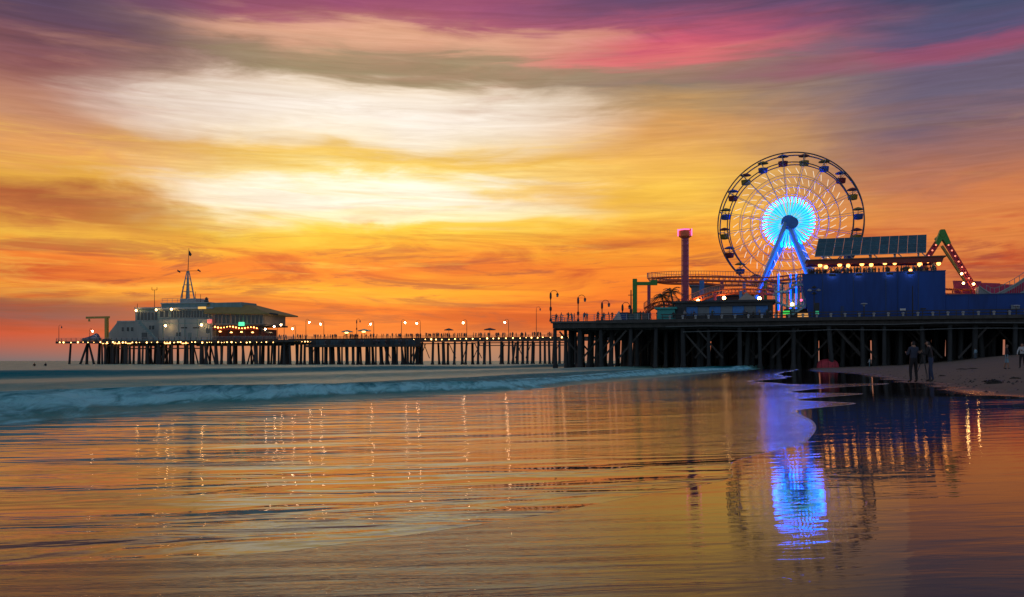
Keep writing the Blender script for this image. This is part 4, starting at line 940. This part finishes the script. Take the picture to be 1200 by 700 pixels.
MB().beam(pp(770, 332.5, 11)+Vector((-1.2, 0, 0.2)), pp(770, 332.5, 11)+Vector((0, 0.2, 0.3)), 0.8, 0.8).build('saddle', M_green, rc)

# ================================================================== palm
def palm(px, py, t, label):
    s = st(px, t); z = zat(py, s, t); o = thing('palm_tree', label, 'palm tree', s, t, DECK)
    h = z-DECK; MB().tube([(s+0.25*math.sin(i*0.5), t, DECK+h*i/8) for i in range(9)], [0.22-0.012*i for i in range(9)], 8).build('trunk', mat('palm_bark', (0.10, 0.075, 0.05), 0.9, bump=0.05), o)
    cx = s+0.25*math.sin(4); fr_ = MB()
    for i in range(19):
        a3 = i*2.399; el = R.uniform(-0.15, 1.1); L_ = R.uniform(2.0, 2.7); pts = []
        for j_ in range(7):
            f = j_/6; r = L_*f*math.cos(el*(1-f*0.3)); zz = math.sin(el)*L_*f-1.5*f*f; pts.append(Vector((cx+r*math.cos(a3), t+r*math.sin(a3), z+zz)))
        for j_ in range(6):
            p, q = pts[j_], pts[j_+1]; d = (q-p).normalized(); sdv = d.cross(Vector((0, 0, 1))).normalized()
            fr_.beam(p, q, 0.05)
            for e in range(4):
                b0 = p.lerp(q, e/4); ll = 0.62*(1-0.10*j_)*min(1, 0.45+j_*0.4)
                for sg in (-1, 1):
                    tip = b0+d*0.22+sdv*sg*ll*0.8+Vector((0, 0, -0.35*ll)); w = d*0.05
                    fr_.add([b0-w, b0+w, tip], [(0, 1, 2)])
    fr_.build('crown', mat('palm_leaf', (0.045, 0.075, 0.03), 0.6, var=0.4, nscale=3), o)
palm(787.5, 342, 5.0, 'small palm tree beside the drop tower, taller of the pair')
palm(777, 347, 6.5, 'shorter palm tree with drooping fronds near the green post')

# ================================================================== low buildings under the coaster
def house(px0, px1, py0, py1, t, dep, name, label, cat, m, roof=None, roof_over=0.4, flat=0.35):
    a, b2 = st(px0, t), st(px1, t); s = (a+b2)/2; z1 = zat(py0, s, t)
    o = thing(name, label, cat, s, t, DECK); MB().box(a, b2, t, t+dep, DECK, z1).build('wall', m, o)
    MB().box(a-roof_over, b2+roof_over, t-roof_over, t+dep+roof_over, z1, z1+flat).build('roof', roof or M_shed, o)
    return o, a, b2, z1
o, a, b2, z1 = house(791, 906, 354.5, 373, 3.5, 9, 'arcade_shed', 'long dark flat-roofed shed below the coaster track', 'building', M_shed)
for i in range(7):
    x = a+2+i*(b2-a-4)/6.4
    f = MB().box(x, x+1.9, 3.38, 3.48, DECK+0.9, DECK+2.4).build('hatch', M_grey if i % 2 else M_bluep, o); MB().box(x-0.1, x+2.0, 2.9, 3.3, DECK+2.45, DECK+2.6).build('canopy', M_shed, f)
p = pp(848.5, 349.5, 3.0); 
for px, py, tt in ((848.5, 349.3, 7.3), (890, 350, 6.0), (818, 353, 7.5)):
    p = pp(px, py, tt); pl = MB().cyl((p.x, tt+0.4, z1), (p.x, tt+0.4, p.z), 0.06, n=5).build('lamp_pole', M_dark, o); MB().ball(p, 0.30, 8, 6).build('flood_lamp', M_bulb, pl, smooth=True)
house(770, 790.5, 362.5, 374, 2.2, 3, 'ticket_kiosk', 'bright teal ticket kiosk beside the dark shed', 'kiosk', M_tealk, M_tealk)
o, a, b2, z1 = house(810, 845, 335.5, 352, 30, 6, 'ride_station', 'grey-blue clad hall behind the drop tower', 'building', M_grey, M_grey)
o, a, b2, z1 = house(846, 886, 347, 354, 28, 6, 'ride_station', 'low brown hall behind the floodlit coaster curve', 'building', mat('brown_hall', (0.12, 0.07, 0.05), 0.8), M_shed)
house(726.5, 735.5, 367, 377, 1.6, 2.0, 'storage_bin', 'royal blue storage bin on the pier edge', 'bin', mat('bin_blue', (0.02, 0.06, 0.22), 0.6), M_dark, 0.1, 0.12)
house(736.5, 742.5, 368.5, 377, 1.6, 2.0, 'storage_bin', 'dark teal storage bin between the blue bin and the green post', 'bin', mat('bin_teal', (0.03, 0.09, 0.10), 0.6), M_dark, 0.1, 0.12)
house(743, 750, 367, 377, 1.2, 2.0, 'storage_bin', 'sea-green storage bin at the foot of the green post', 'bin', mat('bin_green', (0.07, 0.16, 0.14), 0.6), M_dark, 0.1, 0.12)
house(752, 759, 368, 377, 1.4, 2.0, 'storage_bin', 'brown storage bin at the foot of the purple post', 'bin', mat('bin_brown', (0.11, 0.08, 0.07), 0.6), M_dark, 0.1, 0.12)
s = st(723.5, 1.8); k = MB(); k.add([(s-0.9, 1.0, DECK), (s+0.9, 1.0, DECK), (s+0.9, 2.8, DECK), (s-0.9, 2.8, DECK), (s+0.3, 1.9, DECK+1.9)], [(0, 1, 4), (1, 2, 4), (2, 3, 4), (3, 0, 4), (0, 3, 2, 1)])
solo(k, 'canvas_tent', mat('canvas', (0.42, 0.42, 0.40), 0.8), 'pale canvas tent beside the royal blue bin', 'tent', s, 1.8, DECK)
s = st(878, 6.0); zp = zat(342.5, s, 6); zb = zat(355, s, 6); hw = 2.6
k = MB(); k.add([(s-hw, 4.5, zb-0.3), (s+hw, 4.5, zb-0.3), (s+hw, 8, zb-0.3), (s-hw, 8, zb-0.3), (s-0.5, 6.2, zp)], [(0, 1, 4), (1, 2, 4), (2, 3, 4), (3, 0, 4), (0, 3, 2, 1)])
for e in (-1, 1): k.box(s+e*(hw-0.1)-0.08, s+e*(hw-0.1)+0.08, 4.55, 4.7, DECK, zb-0.28)
solo(k, 'peaked_tent', M_tan, 'tan peaked tent at the foot of the ferris wheel legs', 'tent', s, 6, DECK)

# ================================================================== stairs and ramps at the wheel's foot
ET = 9.0
ss = thing('boarding_stair', 'pale blue zigzag boarding stair below the ferris wheel', 'staircase', st(925, ET), ET, DECK)
def ramp(x0, y0, x1, y1, t, w=1.6):
    a, b2 = pp(x0, y0, t), pp(x1, y1, t); MB().beam(a, b2, w, 0.32).build('flight', M_blue2, ss)
    k = MB()
    for i in range(9):
        p = a.lerp(b2, i/8)+Vector((0, -w/2, 0)); k.cyl(p, p+Vector((0, 0, 1.15)), 0.05, n=4)
    k.cyl(a+Vector((0, -w/2, 1.15)), b2+Vector((0, -w/2, 1.15)), 0.06, n=5); k.build('handrail', M_blue2, ss)
ramp(908, 342.5, 921, 342, ET); ramp(921, 342, 932, 334.5, ET); ramp(932, 334.5, 943, 334, ET); ramp(906, 352.5, 923, 359.5, ET-2); ramp(923, 359.5, 944, 358.5, ET-2); ramp(944, 359, 928, 369, ET-3.5)
for px in (910, 916, 922.5, 929, 936, 941):
    s = st(px, ET+1.2); MB().box(s-0.22, s+0.22, ET+1.0, ET+1.4, DECK, zat(335 if px > 925 else 342, s, ET)).build('column', M_blue2, ss)
for px in (912.5, 926.5, 933):
    s = st(px, ET+2); MB().box(s-0.14, s+0.14, ET+1.9, ET+2.1, DECK+2, zat(320, s, ET)).build('light_strip', M_bl, ss)
for px, py, c_ in ((928.5, 356.6, M_bulb), (939, 352, M_neon)):
    MB().ball(pp(px, py, ET-3), 0.22, 8, 6).build('lamp', c_, ss, smooth=True)
p = pp(921.5, 366.5, 4); MB().box(p.x-0.55, p.x+0.55, 3.9, 4.1, p.z-0.3, p.z+0.3).build('lit_sign', lamp_mat('green_sign2', (0.05, 0.6, 0.08), 0.9), ss)
MB().box(p.x-0.1, p.x+0.1, 3.95, 4.05, DECK, p.z-0.3).build('sign_post', M_dark, ss)
o, a, b2, z1 = house(922, 946, 364.5, 374, 6.0, 3, 'ride_booth', 'dark ride booth with an amber lit window under the boarding stair', 'kiosk', M_shed)
p = pp(942, 369.5, 5.9); MB().box(p.x-1.0, p.x+1.0, 5.85, 5.98, p.z-0.3, p.z+0.3).build('lit_window', lamp_mat('amber_window', (1.0, 0.45, 0.12), 0.7), o)
for px, py in ((917, 342.3), (926, 338), (934, 334.3), (938, 334.2)):
    p = pp(px, py, ET); pier_person(p.x, p.y, p.z+0.15, 'person queuing on the pale blue boarding stair', 'queue on the boarding stair')

# ================================================================== blue terrace building
VT = 3.0
bb = thing('terrace_building', 'tall plain royal blue wall of the roof-terrace building', 'building', st(1025, VT), VT, DECK)
zt_l = zat(320.5, st(941, VT), VT); zt_r = zat(319.5, st(1108, VT), VT); sl, sr = st(940, VT), st(1108, VT); bl_ = st(948, VT); ztop = (zt_l+zt_r)/2
cuts = [bl_, st(964, VT), st(1000, VT), st(1038, VT), st(1076, VT), sr]; tops = [sl]+cuts[1:]
for i in range(5):
    g0 = 0.03 if i else 0; MB().prism([(cuts[i]+g0, DECK), (cuts[i+1], DECK), (tops[i+1], ztop), (tops[i]+g0, ztop)], VT, VT+0.5).build('wall_panel', M_bluew, bb)
MB().prism([(bl_+0.2, DECK), (sr-0.1, DECK), (sr-0.1, ztop-0.5), (sl+0.2, ztop-0.5)], VT+0.52, VT+13).build('core', M_bluew, bb)
MB().box(sl-0.05, sr+0.05, VT-0.08, VT+0.55, ztop+0.003, ztop+0.14).build('coping', mat('coping_blue', (0.015, 0.05, 0.16), 0.6), bb)
for px in (975, 1006, 1042, 1066):
    s = st(px, VT); f = MB().box(s-0.5, s+0.5, VT-0.75, VT-0.60, ztop-0.45, ztop-0.10).beam((s, VT-0.7, ztop-0.12), (s, VT, ztop-0.05), 0.08).build('wall_washer', M_dark, bb); MB().box(s-0.45, s+0.45, VT-0.597, VT-0.575, ztop-0.42, ztop-0.14).build('lens', lamp_mat('cool_washer', (0.45, 0.6, 1.0), 7.0), f)
p = pp(1058, 363.3, VT-0.1); MB().box(p.x-0.42, p.x+0.42, VT-0.08, VT-0.01, p.z-0.22, p.z+0.22).build('notice_board', mat('notice_white', (0.6, 0.6, 0.58), 0.6), bb)
p = pp(1082, 362, VT-0.1); MB().box(p.x-0.4, p.x+0.4, VT-0.08, VT-0.01, p.z-0.10, p.z+0.10).build('vent_slot', M_dark, bb)
for i in range(1, 5): MB().prism([(cuts[i]-0.05, DECK+0.02), (cuts[i]+0.09, DECK+0.02), (cuts[i]+0.09, ztop-0.02), (cuts[i]-0.05, ztop-0.02)], VT-0.05, VT-0.004).build('batten', MATS['coping_blue'], bb)
MB().box(st(985, VT), st(989, VT), VT-0.07, VT-0.004, DECK+0.02, DECK+2.1).build('door', MATS['coping_blue'], bb)
MB().cyl((st(1052, VT), VT-0.08, DECK), (st(1052, VT), VT-0.08, ztop-0.3), 0.05, n=6).build('downpipe', MATS['coping_blue'], bb)
# terrace roof
tr = thing('terrace_canopy', 'red-edged flat canopy with hanging bulbs over the roof terrace', 'canopy', st(1022, 7), 7, ztop-1.0)
ca, cz = st(945, 7), st(1100, 7); zc0 = zat(307.5, ca, 4); zc1 = zat(304, cz, 4)
MB().prism([(ca, zc0-0.35), (cz, zc1-0.45), (cz+0.3, zc1+0.4), (ca, zc0+0.25)], 4.2, 8.6).build('roof', M_red, tr)
MB().prism([(ca-0.2, zc0+0.28), (cz+0.6, zc1+0.43), (cz+0.6, zc1+0.62), (ca-0.2, zc0+0.45)], 4.0, 8.8).build('roof_sheet', mat('roof_dust', (0.16, 0.09, 0.07), 0.8), tr)
for px in (965, 993, 1020, 1076, 1094):
    for t in (5, 8): s = st(px, t); MB().box(s-0.2, s+0.2, t-0.2, t+0.2, ztop-1.0, zc0-0.4).build('post', M_trim, tr)
lb = MB().ball((0, 0, 0), 0.34, 10, 8).mesh('hanging_bulb', lamp_mat('terrace_globe', (1.0, 0.34, 0.07), 6.5), smooth=True)
for px, py in ((961, 311.2), (968, 313.2), (984, 310.4), (994, 311.6), (1010, 309.5), (1021, 310.5), (1037, 308.4), (1048.5, 308.8), (1087.5, 306.3), (1078, 310), (1067, 317.2), (1100, 309)):
    s = st(px, 4.7); slot(inst(lb, 'hanging_bulb', tr, sc=[R.uniform(0.75, 1.05)]*3), tr, *pp(px, py, 4.7))
    MB().cyl(pp(px, py, 4.7), pp(px, py-3, 4.7), 0.025, n=4).build('cord', M_dark, tr)
# solar array: twelve panels on struts
sa = thing('solar_array', 'tilted row of twelve dark solar panels above the red terrace canopy', 'solar panels', st(1020, 8), 8, zc0)
TL, TR_, BL, BR = pp(959, 280, 8.5), pp(1086, 275, 8.5), pp(954.5, 301, 5.5), pp(1085.5, 296, 5.5)
nm_ = (TR_-TL).cross(BL-TL).normalized(); nm_ = nm_ if nm_.y < 0 else -nm_
for i in range(12):
    f0, f1 = i/12+0.0008, (i+1)/12-0.0008
    q = [BL.lerp(BR, f0), BL.lerp(BR, f1), TL.lerp(TR_, f1), TL.lerp(TR_, f0)]; cq = sum(q, Vector())/4
    k = MB(); k.add(q+[v-nm_*0.09 for v in q], [(0,1,2,3), (7,6,5,4), (0,4,5,1), (1,5,6,2), (2,6,7,3), (3,7,4,0)]); fr_ = k.build('solar_panel', M_alu, sa)
    for r_ in range(4):
        u0, u1 = 0.035+r_*0.2425, 0.035+(r_+1)*0.2425-0.012
        def bl2(u, v): return q[0].lerp(q[1], u).lerp(q[3].lerp(q[2], u), v)
        qq = [bl2(0.02, u0), bl2(0.98, u0), bl2(0.98, u1), bl2(0.02, u1)]
        k = MB(); k.add([v+nm_*0.02 for v in qq]+[v+nm_*0.002 for v in qq], [(0,1,2,3), (7,6,5,4), (0,4,5,1), (1,5,6,2), (2,6,7,3), (3,7,4,0)]); k.build('cell_module', M_pv, fr_)
for f in (0.08, 0.28, 0.5, 0.72, 0.93):
    a = BL.lerp(BR, f)-nm_*0.2; b2 = TL.lerp(TR_, f)-nm_*0.2; zr = zc0+(zc1-zc0)*f+0.5
    MB().beam(a, b2, 0.2, 0.25).build('rafter', M_alu, sa); m_ = a.lerp(b2, 0.25); MB().beam((m_.x, m_.y, zr), m_, 0.25).build('strut', M_alu, sa); m2 = a.lerp(b2, 0.8); MB().beam((m2.x, m2.y, zr), m2, 0.2).build('strut', M_alu, sa); MB().beam((m_.x+1.4, m_.y, zr), m_, 0.14).build('diagonal', M_alu, sa)
for i in range(74):
    px = R.uniform(948, 1098); t = 3.8+R.uniform(0, 2.2)
    pier_person(st(px, t), t, ztop-0.50, 'dark figure standing on the roof terrace under the hanging bulbs', 'people on the roof terrace')
# lower blue wall to the right
lw = thing('boundary_wall', 'low royal blue wall running on from the terrace building', 'wall', st(1150, VT), VT, DECK)
xs_ = [sr+0.05, st(1135, 3.2), st(1168, 3.2), st(1200, 3.2), SE-3]
for i in range(4): MB().box(xs_[i]+(0.03 if i else 0.02), xs_[i+1], 3.2, 3.7, DECK, zat(345.5, st(1150, 3.2), 3.2)).build('wall_panel', M_bluew, lw)
MB().box(sr+0.1, SE-3, 3.1, 3.8, zat(345.5, st(1150, 3.2), 3.2)+0.003, zat(344.8, st(1150, 3.2), 3.2)+0.05).build('coping', MATS['coping_blue'], lw)
p = pp(1190, 360, 3.0); k = MB()
f = MB().box(p.x-0.6, p.x+0.6, 3.02, 3.18, p.z-0.35, p.z+0.35).build('notice_board', M_grey, lw)
# posts and lamps in front of the wall
def deck_lamp(px, py, t, label, kind):
    s = st(px, t); z = zat(py, s, t); o = thing('lamp_post', label, 'lamp post', s, t, DECK); MB().tube([(s, t, DECK), (s, t, z)], [0.11, 0.07], 7).build('pole', M_dark, o)
    if kind == 'mushroom': MB().lathe([(0.1, -0.4), (0.2, -0.1), (0.55, 0.0), (0.5, 0.12), (0.1, 0.2)], (s, t, z), 10).build('lamp_head', M_rail, o)
    if kind == 'cluster':
        for dx_, dz_ in ((-0.7, 0), (0.7, 0), (0, 0.5), (0, -0.5)): MB().lathe([(0.12, -0.2), (0.36, -0.1), (0.36, 0.05), (0.1, 0.25)], (s+dx_, t-0.1, z+dz_), 8).build('lamp_head', M_rail if dx_ else M_dark, o)
        MB().beam((s-0.9, t, z), (s+0.9, t, z), 0.1).build('cross_arm', M_dark, o)
    if kind == 'signal':
        MB().box(s-0.35, s+0.35, t-0.25, t+0.25, z-0.9, z+0.4).build('housing', M_dark, o); MB().box(s-0.26, s+0.26, t-0.32, t-0.26, z-1.5, z-0.95).build('green_lamp', lamp_mat('signal_green', (0.05, 0.55, 0.25), 0.5), o)
deck_lamp(954, 340.5, 1.2, 'lamp post with a cluster of four heads before the blue wall', 'cluster')
deck_lamp(957.5, 358, 0.6, 'short dark post with a green lamp before the blue wall', 'signal')
deck_lamp(1012.5, 356.5, 1.0, 'short mushroom lamp before the middle of the blue wall', 'mushroom')
deck_lamp(1069.5, 335, 1.4, 'tall bare pole before the right end of the blue wall', 'none')
deck_lamp(1191, 359, 0.8, 'mushroom lamp before the low blue wall', 'mushroom')

# ================================================================== swinging boat ride
QT = 22.0
rd = thing('swing_ride', 'A-frame swing ride with green apex and red lattice legs', 'ride', st(1104, QT), QT, DECK)
apx = pp(1104, 276, QT); M_rl = mat('ride_red', (0.42, 0.035, 0.04), 0.5)
def lattice_leg(p, q, w, m=M_rl):
    p, q = Vector(p), Vector(q); d = (q-p).normalized(); a = d.cross(Vector((0, 1, 0))).normalized()*w/2; o = MB()
    o.beam(p+a, q+a, 0.26).beam(p-a, q-a, 0.26); lg = o.build('leg', M_rl, rd); n_ = int((q-p).length/1.1); k1 = MB()
    for i in range(n_):
        u0, u1 = p.lerp(q, i/n_), p.lerp(q, (i+1)/n_); k1.beam(u0+a, u1-a, 0.14)
    k1.build('lattice', M_dark, lg); pn = MB()
    pn.beam(p+Vector((0, 0.25, 0)), q+Vector((0, 0.25, 0)), w*0.7, 0.08, up=(0, 1, 0)); pn.build('panel', M_pink, lg)
    for i in range(n_): 
        u0 = p.lerp(q, (i+0.5)/n_); MB().ball(u0+Vector((0, -0.35, 0)), 0.16, 6, 4).build('lamp', lamp_mat('ride_bulb', (1.0, 0.25, 0.15), 1.6), lg)
foot_r = pp(1143, 343, QT); foot_r.z -= 5; foot_l = pp(1066, 343, QT); foot_l.z -= 5
d_ = (pp(1143, 340, QT)-apx).normalized(); lattice_leg(apx+d_*1.5, apx+d_*((apx.z-DECK-0.2)/-d_.z), 0.75)
d_ = (pp(1075, 320, QT)-apx).normalized(); lattice_leg(apx+d_*1.5, apx+d_*((apx.z-DECK-0.2)/-d_.z), 0.75)
MB().beam(apx+Vector((0.6, 3.5, -1.5)), pp(1140, 343, QT+5), 0.4).build('rear_leg', M_yellow, rd); MB().beam(apx+Vector((-0.6, 3.5, -1.5)), pp(1076, 330, QT+5), 0.4).build('rear_leg', M_yellow, rd)
MB().prism([(apx.x-0.35, apx.z+1.0), (apx.x+0.35, apx.z+1.0), (apx.x+1.35, apx.z-1.5), (apx.x+0.65, apx.z-1.9), (apx.x, apx.z-0.8), (apx.x-0.65, apx.z-1.9), (apx.x-1.2, apx.z-1.5)], QT-0.7, QT+0.7).build('apex', M_green, rd)
MB().cyl((apx.x, QT-0.8, apx.z), (apx.x, QT+5, apx.z), 0.4, n=10).build('axle', M_green, rd)
# the boat that hangs under it, swung up to the right
bo = thing('swing_boat', 'pale curved boat of the swing ride with red patterned side', 'ride boat', st(1165, 20), 20, DECK+2.0)
kl = cat([pp(1145, 337, 20), pp(1152, 342, 20), pp(1163, 346.5, 20), pp(1178, 340, 20), pp(1192, 332, 20), pp(1206, 322, 20)], 5)
kd = [p+Vector((0, 0, -2.6)) for p in kl]; 
k = MB(); n_ = len(kl); vs = [p+Vector((0, -1.4, 0)) for p in kl]+[p+Vector((0, 1.4, 0)) for p in kl]+[p+Vector((0, 0.7, 0)) for p in kd]+[p+Vector((0, -0.7, 0)) for p in kd]
fs = [(r_*n_+i, r_*n_+i+1, ((r_+1) % 4)*n_+i+1, ((r_+1) % 4)*n_+i) for r_ in range(4) for i in range(n_-1)]+[(0, n_, 2*n_, 3*n_), (n_-1, 2*n_-1, 3*n_-1, 4*n_-1)]
k.add(vs, fs); hu = k.build('hull', M_trim, bo, smooth=False)
for i in range(10, n_-1, 1):
    a, b2 = kl[i], kl[i+1]; k = MB(); q = [a+Vector((0, -1.36, -0.4)), b2+Vector((0, -1.36, -0.4)), b2+Vector((0, -0.98, -1.9)), a+Vector((0, -0.98, -1.9))]; q[1] = q[0].lerp(q[1], 0.7); q[2] = q[3].lerp(q[2], 0.7)
    k.add([v+Vector((0, -0.06, 0)) for v in q]+[v+Vector((0, -0.02, 0)) for v in q], [(0,1,2,3), (7,6,5,4), (0,4,5,1), (1,5,6,2), (2,6,7,3), (3,7,4,0)]); k.build('side_panel', M_pink, bo)
k = MB().tube([p+Vector((0, -1.42, 0.12)) for p in kl], 0.16, 6); k.build('gunwale', M_white, bo)
k = MB()
for i in range(6, n_, 2): k.cyl(kl[i]+Vector((0, -1.3, 0)), kl[i]+Vector((0, -1.3, 1.2)), 0.05, n=4)
k.tube([kl[i]+Vector((0, -1.3, 1.2)) for i in range(6, n_)], 0.05, 5); k.build('safety_rail', M_white, bo)
# magenta enclosure behind
mg = thing('ride_enclosure', 'magenta panelled enclosure behind the low blue wall', 'enclosure', st(1150, 26), 26, DECK)
for i, (x0, x1, y0) in enumerate(((1117, 1150, 329), (1150.5, 1172, 331.5), (1172.5, 1194, 333), (1194.5, 1216, 333))):
    a, b2 = st(x0, 26), st(x1, 26); MB().prism([(a+(0.8 if i == 0 else 0), DECK), (b2, DECK), (b2, zat(y0+0.7, b2, 26)), (a, zat(y0, a, 26))], 26, 26.4).build('panel', M_pink, mg)
k = MB(); a, b2 = pp(1106, 339, 24), pp(1148, 340.5, 24)
for dz_ in (0, -0.9): k.cyl(a+Vector((0, 0, dz_)), b2+Vector((0, 0, dz_)), 0.22, n=6)
for i in range(5): q_ = a.lerp(b2, i/4); k.box(q_.x-0.12, q_.x+0.12, 23.9, 24.1, DECK, q_.z)
k.build('guard_rail', M_orange, mg)
for px, py in ((1129, 332), (1127, 321), (1141, 333)): MB().ball(pp(px, py, 20.5), 0.2, 6, 5).build('lamp', M_bulb, rd)

# ================================================================== people and things on the beach
def at(px, py):                                   # photo pixel -> point on the sand
    lo, hi = 3.0, 140.0; r = (px-600)/FP; v = (py-HOR)/FP
    y = lo
    while y < hi:
        if EYE-v*y <= ground_z(r*y, y): break
        y += 0.05
    return r*y, y, ground_z(r*y, y)
def beach_person(px, py, label, rz, sc=None, **kw):
    me = person_mesh('person', kw.pop('pose'), kw.pop('shirt'), kw.pop('pants'), sub=2, fingers=True, **kw)
    x, y, z = at(px, py); o = put_person(me, x, y, z-0.01, rz, label)
    if sc: o.scale = (sc,)*3
    return o
beach_person(1070.5, 448, 'person in grey-blue jacket and black trousers standing in the wet sand', 0.25, pose=dict(arms=('front', 'front'), wide=0.13), shirt=(0.032, 0.040, 0.065), pants=(0.012, 0.012, 0.015), hair=(0.012, 0.010, 0.010), h=1.84)
bp2 = beach_person(1091, 447.5, 'person in black jacket and jeans bending towards a camera tripod', 0.9, pose=dict(arms=('front', 'front'), lean=0.16, step=0.10, wide=0.15), shirt=(0.010, 0.011, 0.014), pants=(0.025, 0.04, 0.085), hair=(0.012, 0.010, 0.010), h=1.82)
x, y, z = at(1082, 445)
tp = bpy.data.objects.new('camera_tripod', None); COL.objects.link(tp); tp.location = (x, y, z); tag(tp, 'black camera tripod set up on the sand before the person in black', 'tripod')
for i in range(3):
    a3 = 0.5+i*2.094; MB().tube([(0.36*math.cos(a3), 0.36*math.sin(a3), 0.0), (0.18*math.cos(a3), 0.18*math.sin(a3), 0.6), (0.02*math.cos(a3), 0.02*math.sin(a3), 1.15)], [0.014, 0.018, 0.022], 6).build('leg', M_dark, tp)
MB().cyl((0, 0, 1.1), (0, 0, 1.32), 0.025, n=8).build('column', M_dark, tp)
cmb = MB().box(-0.07, 0.07, -0.04, 0.04, 1.32, 1.43).build('camera_body', M_dark, tp); MB().cyl((0, 0.04, 1.375), (0, 0.17, 1.375), 0.04, n=10).build('lens', M_dark, cmb)
beach_person(1179.5, 433, 'person in dark jumper and pale blue shorts walking on the dry sand', -2.2, pose=dict(arms=('bent', 'down'), step=0.14), shirt=(0.015, 0.017, 0.025), pants=(0.20, 0.34, 0.42), shorts=True, h=1.74)
beach_person(1198, 432, 'person in white top and dark trousers beside the one in pale shorts', 2.2, pose=dict(arms=('front', 'bent'), step=0.1), shirt=(0.42, 0.46, 0.46), pants=(0.012, 0.012, 0.014), h=1.72)
beach_person(1019, 430.5, 'small child in pale blue clothes by the water under the pier', 1.0, pose=dict(arms=('bent', 'bent'), wide=0.13), shirt=(0.40, 0.50, 0.52), pants=(0.10, 0.20, 0.24), h=1.35)
beach_person(1143, 421, 'lone person in light blue standing in the gloom among the pilings', 0.4, pose=dict(arms=('down', 'hip')), shirt=(0.20, 0.32, 0.38), pants=(0.06, 0.09, 0.12), h=1.72)
for i, (px, py) in enumerate(((1107, 413.5), (1112, 413), (1118, 413))):
    q = W2(st(px, 30), 30); me = CROWD[i*4]; o = put_person(person_mesh('person', dict(arms=('bent', 'bent'), sit=True), (0.02, 0.02, 0.025), (0.02, 0.02, 0.03), sub=1), q.x, q.y, ground_z(q.x, q.y), 2.6+i*0.5, 'dark figure sitting on the sand beneath the pier', 'group sitting beneath the pier')
q = W2(st(1123.5, 26), 26); put_person(CROWD[0], q.x, q.y, ground_z(q.x, q.y), 1.5, 'dark figure standing next to the group sitting beneath the pier')
# red beach tent
x, y, z = at(970, 430.3)
bt = bpy.data.objects.new('beach_tent', None); COL.objects.link(bt); bt.location = (x, y, z-0.03); bt.rotation_euler = (0, 0, -ANG); tag(bt, 'red pop-up beach tent pitched by the water under the pier', 'tent')
sc_ = y/FP; W_ = 12.0*sc_; H_ = 10.6*sc_; vs = []; fs = []
for i in range(13):
    a3 = math.pi*i/12; px_ = -W_*math.cos(a3); hz = H_*max(0.0, math.sin(a3))**0.55
    for j_ in range(7):
        b3 = math.pi*j_/6; vs.append((px_, -1.4*math.cos(b3)*(0.5+0.5*math.sin(a3)), max(0.0, hz*math.sin(b3)**0.6 if 0 < j_ < 6 else 0)))
for i in range(12): fs += [(i*7+j_, i*7+j_+1, (i+1)*7+j_+1, (i+1)*7+j_) for j_ in range(6)]
k = MB().add(vs, fs); k.build('canopy', mat('tent_red', (0.42, 0.035, 0.055), 0.7), bt, smooth=True)
for q_ in (-0.62, 0.0, 0.62): MB().tube([(q_*W_, -1.42*math.cos(math.pi*j_/8)*(0.5+0.5*math.sqrt(1-q_*q_)), 0.03+H_*max(0.0, math.sqrt(1-q_*q_))**0.55*max(0.0, math.sin(math.pi*j_/8))**0.6) for j_ in range(9)], 0.035, 5).build('seam', mat('tent_seam', (0.20, 0.02, 0.03), 0.7), bt)
# heap of kelp
x, y, z = at(1165.5, 449)
k = MB()
for i in range(46):
    a3 = R.uniform(0, 6.28); r = abs(R.gauss(0, 1)); p = Vector((0.30*r*math.cos(a3)-0.05, 0.12*r*math.sin(a3), 0.02+max(0, 0.10-0.08*r)*R.random())); d = Vector((R.uniform(-1, 1), R.uniform(-.6, .6), R.uniform(-.05, .25)))*0.18
    k.tube([p, p+d*0.5+Vector((0, 0, 0.03)), p+d+Vector((0, 0, -0.01))], [0.014, 0.02, 0.006], 5)
k.ball((0.06, 0, 0.02), 0.14, 8, 5, sc=(1.6, 0.8, 0.7)); k.ball((-0.12, 0, 0.01), 0.10, 8, 5, sc=(1.8, 0.8, 0.6))
o = k.build('kelp_heap', mat('kelp', (0.018, 0.014, 0.010), 0.5, var=0.4, nscale=8)); o.location = (x, y, z-0.01); tag(o, 'low dark heap of kelp washed up on the dry sand', 'seaweed')
for i, (px, py, ln_) in enumerate(((1128, 433, 0.5), (1140, 432.4, 0.45), (1104, 441, 0.2), (1190, 444, 0.25))):
    x, y, z = at(px, py); k = MB(); k.tube([(-ln_, 0, 0.0), (-ln_*0.3, 0.06, 0.035), (ln_*0.4, -0.04, 0.03), (ln_, 0.03, 0.0)], [0.015, 0.04, 0.035, 0.01], 6)
    o = k.build('driftwood', mat('driftwood', (0.05, 0.04, 0.03), 0.9)); o.location = (x, y, z); tag(o, 'small dark stick of driftwood on the sand', 'driftwood', 'driftwood scraps on the sand')

k = MB()
for i in range(420):
    y = R.uniform(18, 90); x = float(shore_x(y))+float(wetD(y))+abs(R.gauss(0, 1))*4-0.6; z = ground_z(x, y); r = R.uniform(0.012, 0.045)
    k.add([(x-r*1.6, y, z-0.01), (x, y-r, z-0.01), (x+r*1.5, y, z-0.01), (x+r*0.2, y+r, z-0.01), (x, y, z+r*0.8)], [(0, 1, 4), (1, 2, 4), (2, 3, 4), (3, 0, 4)])
o = k.build('beach_litter', mat('shell_and_weed', (0.05, 0.042, 0.034), 0.8, var=0.5, nscale=2)); tag(o, 'scattered bits of weed and shell along the tide line', None, None, 'stuff')
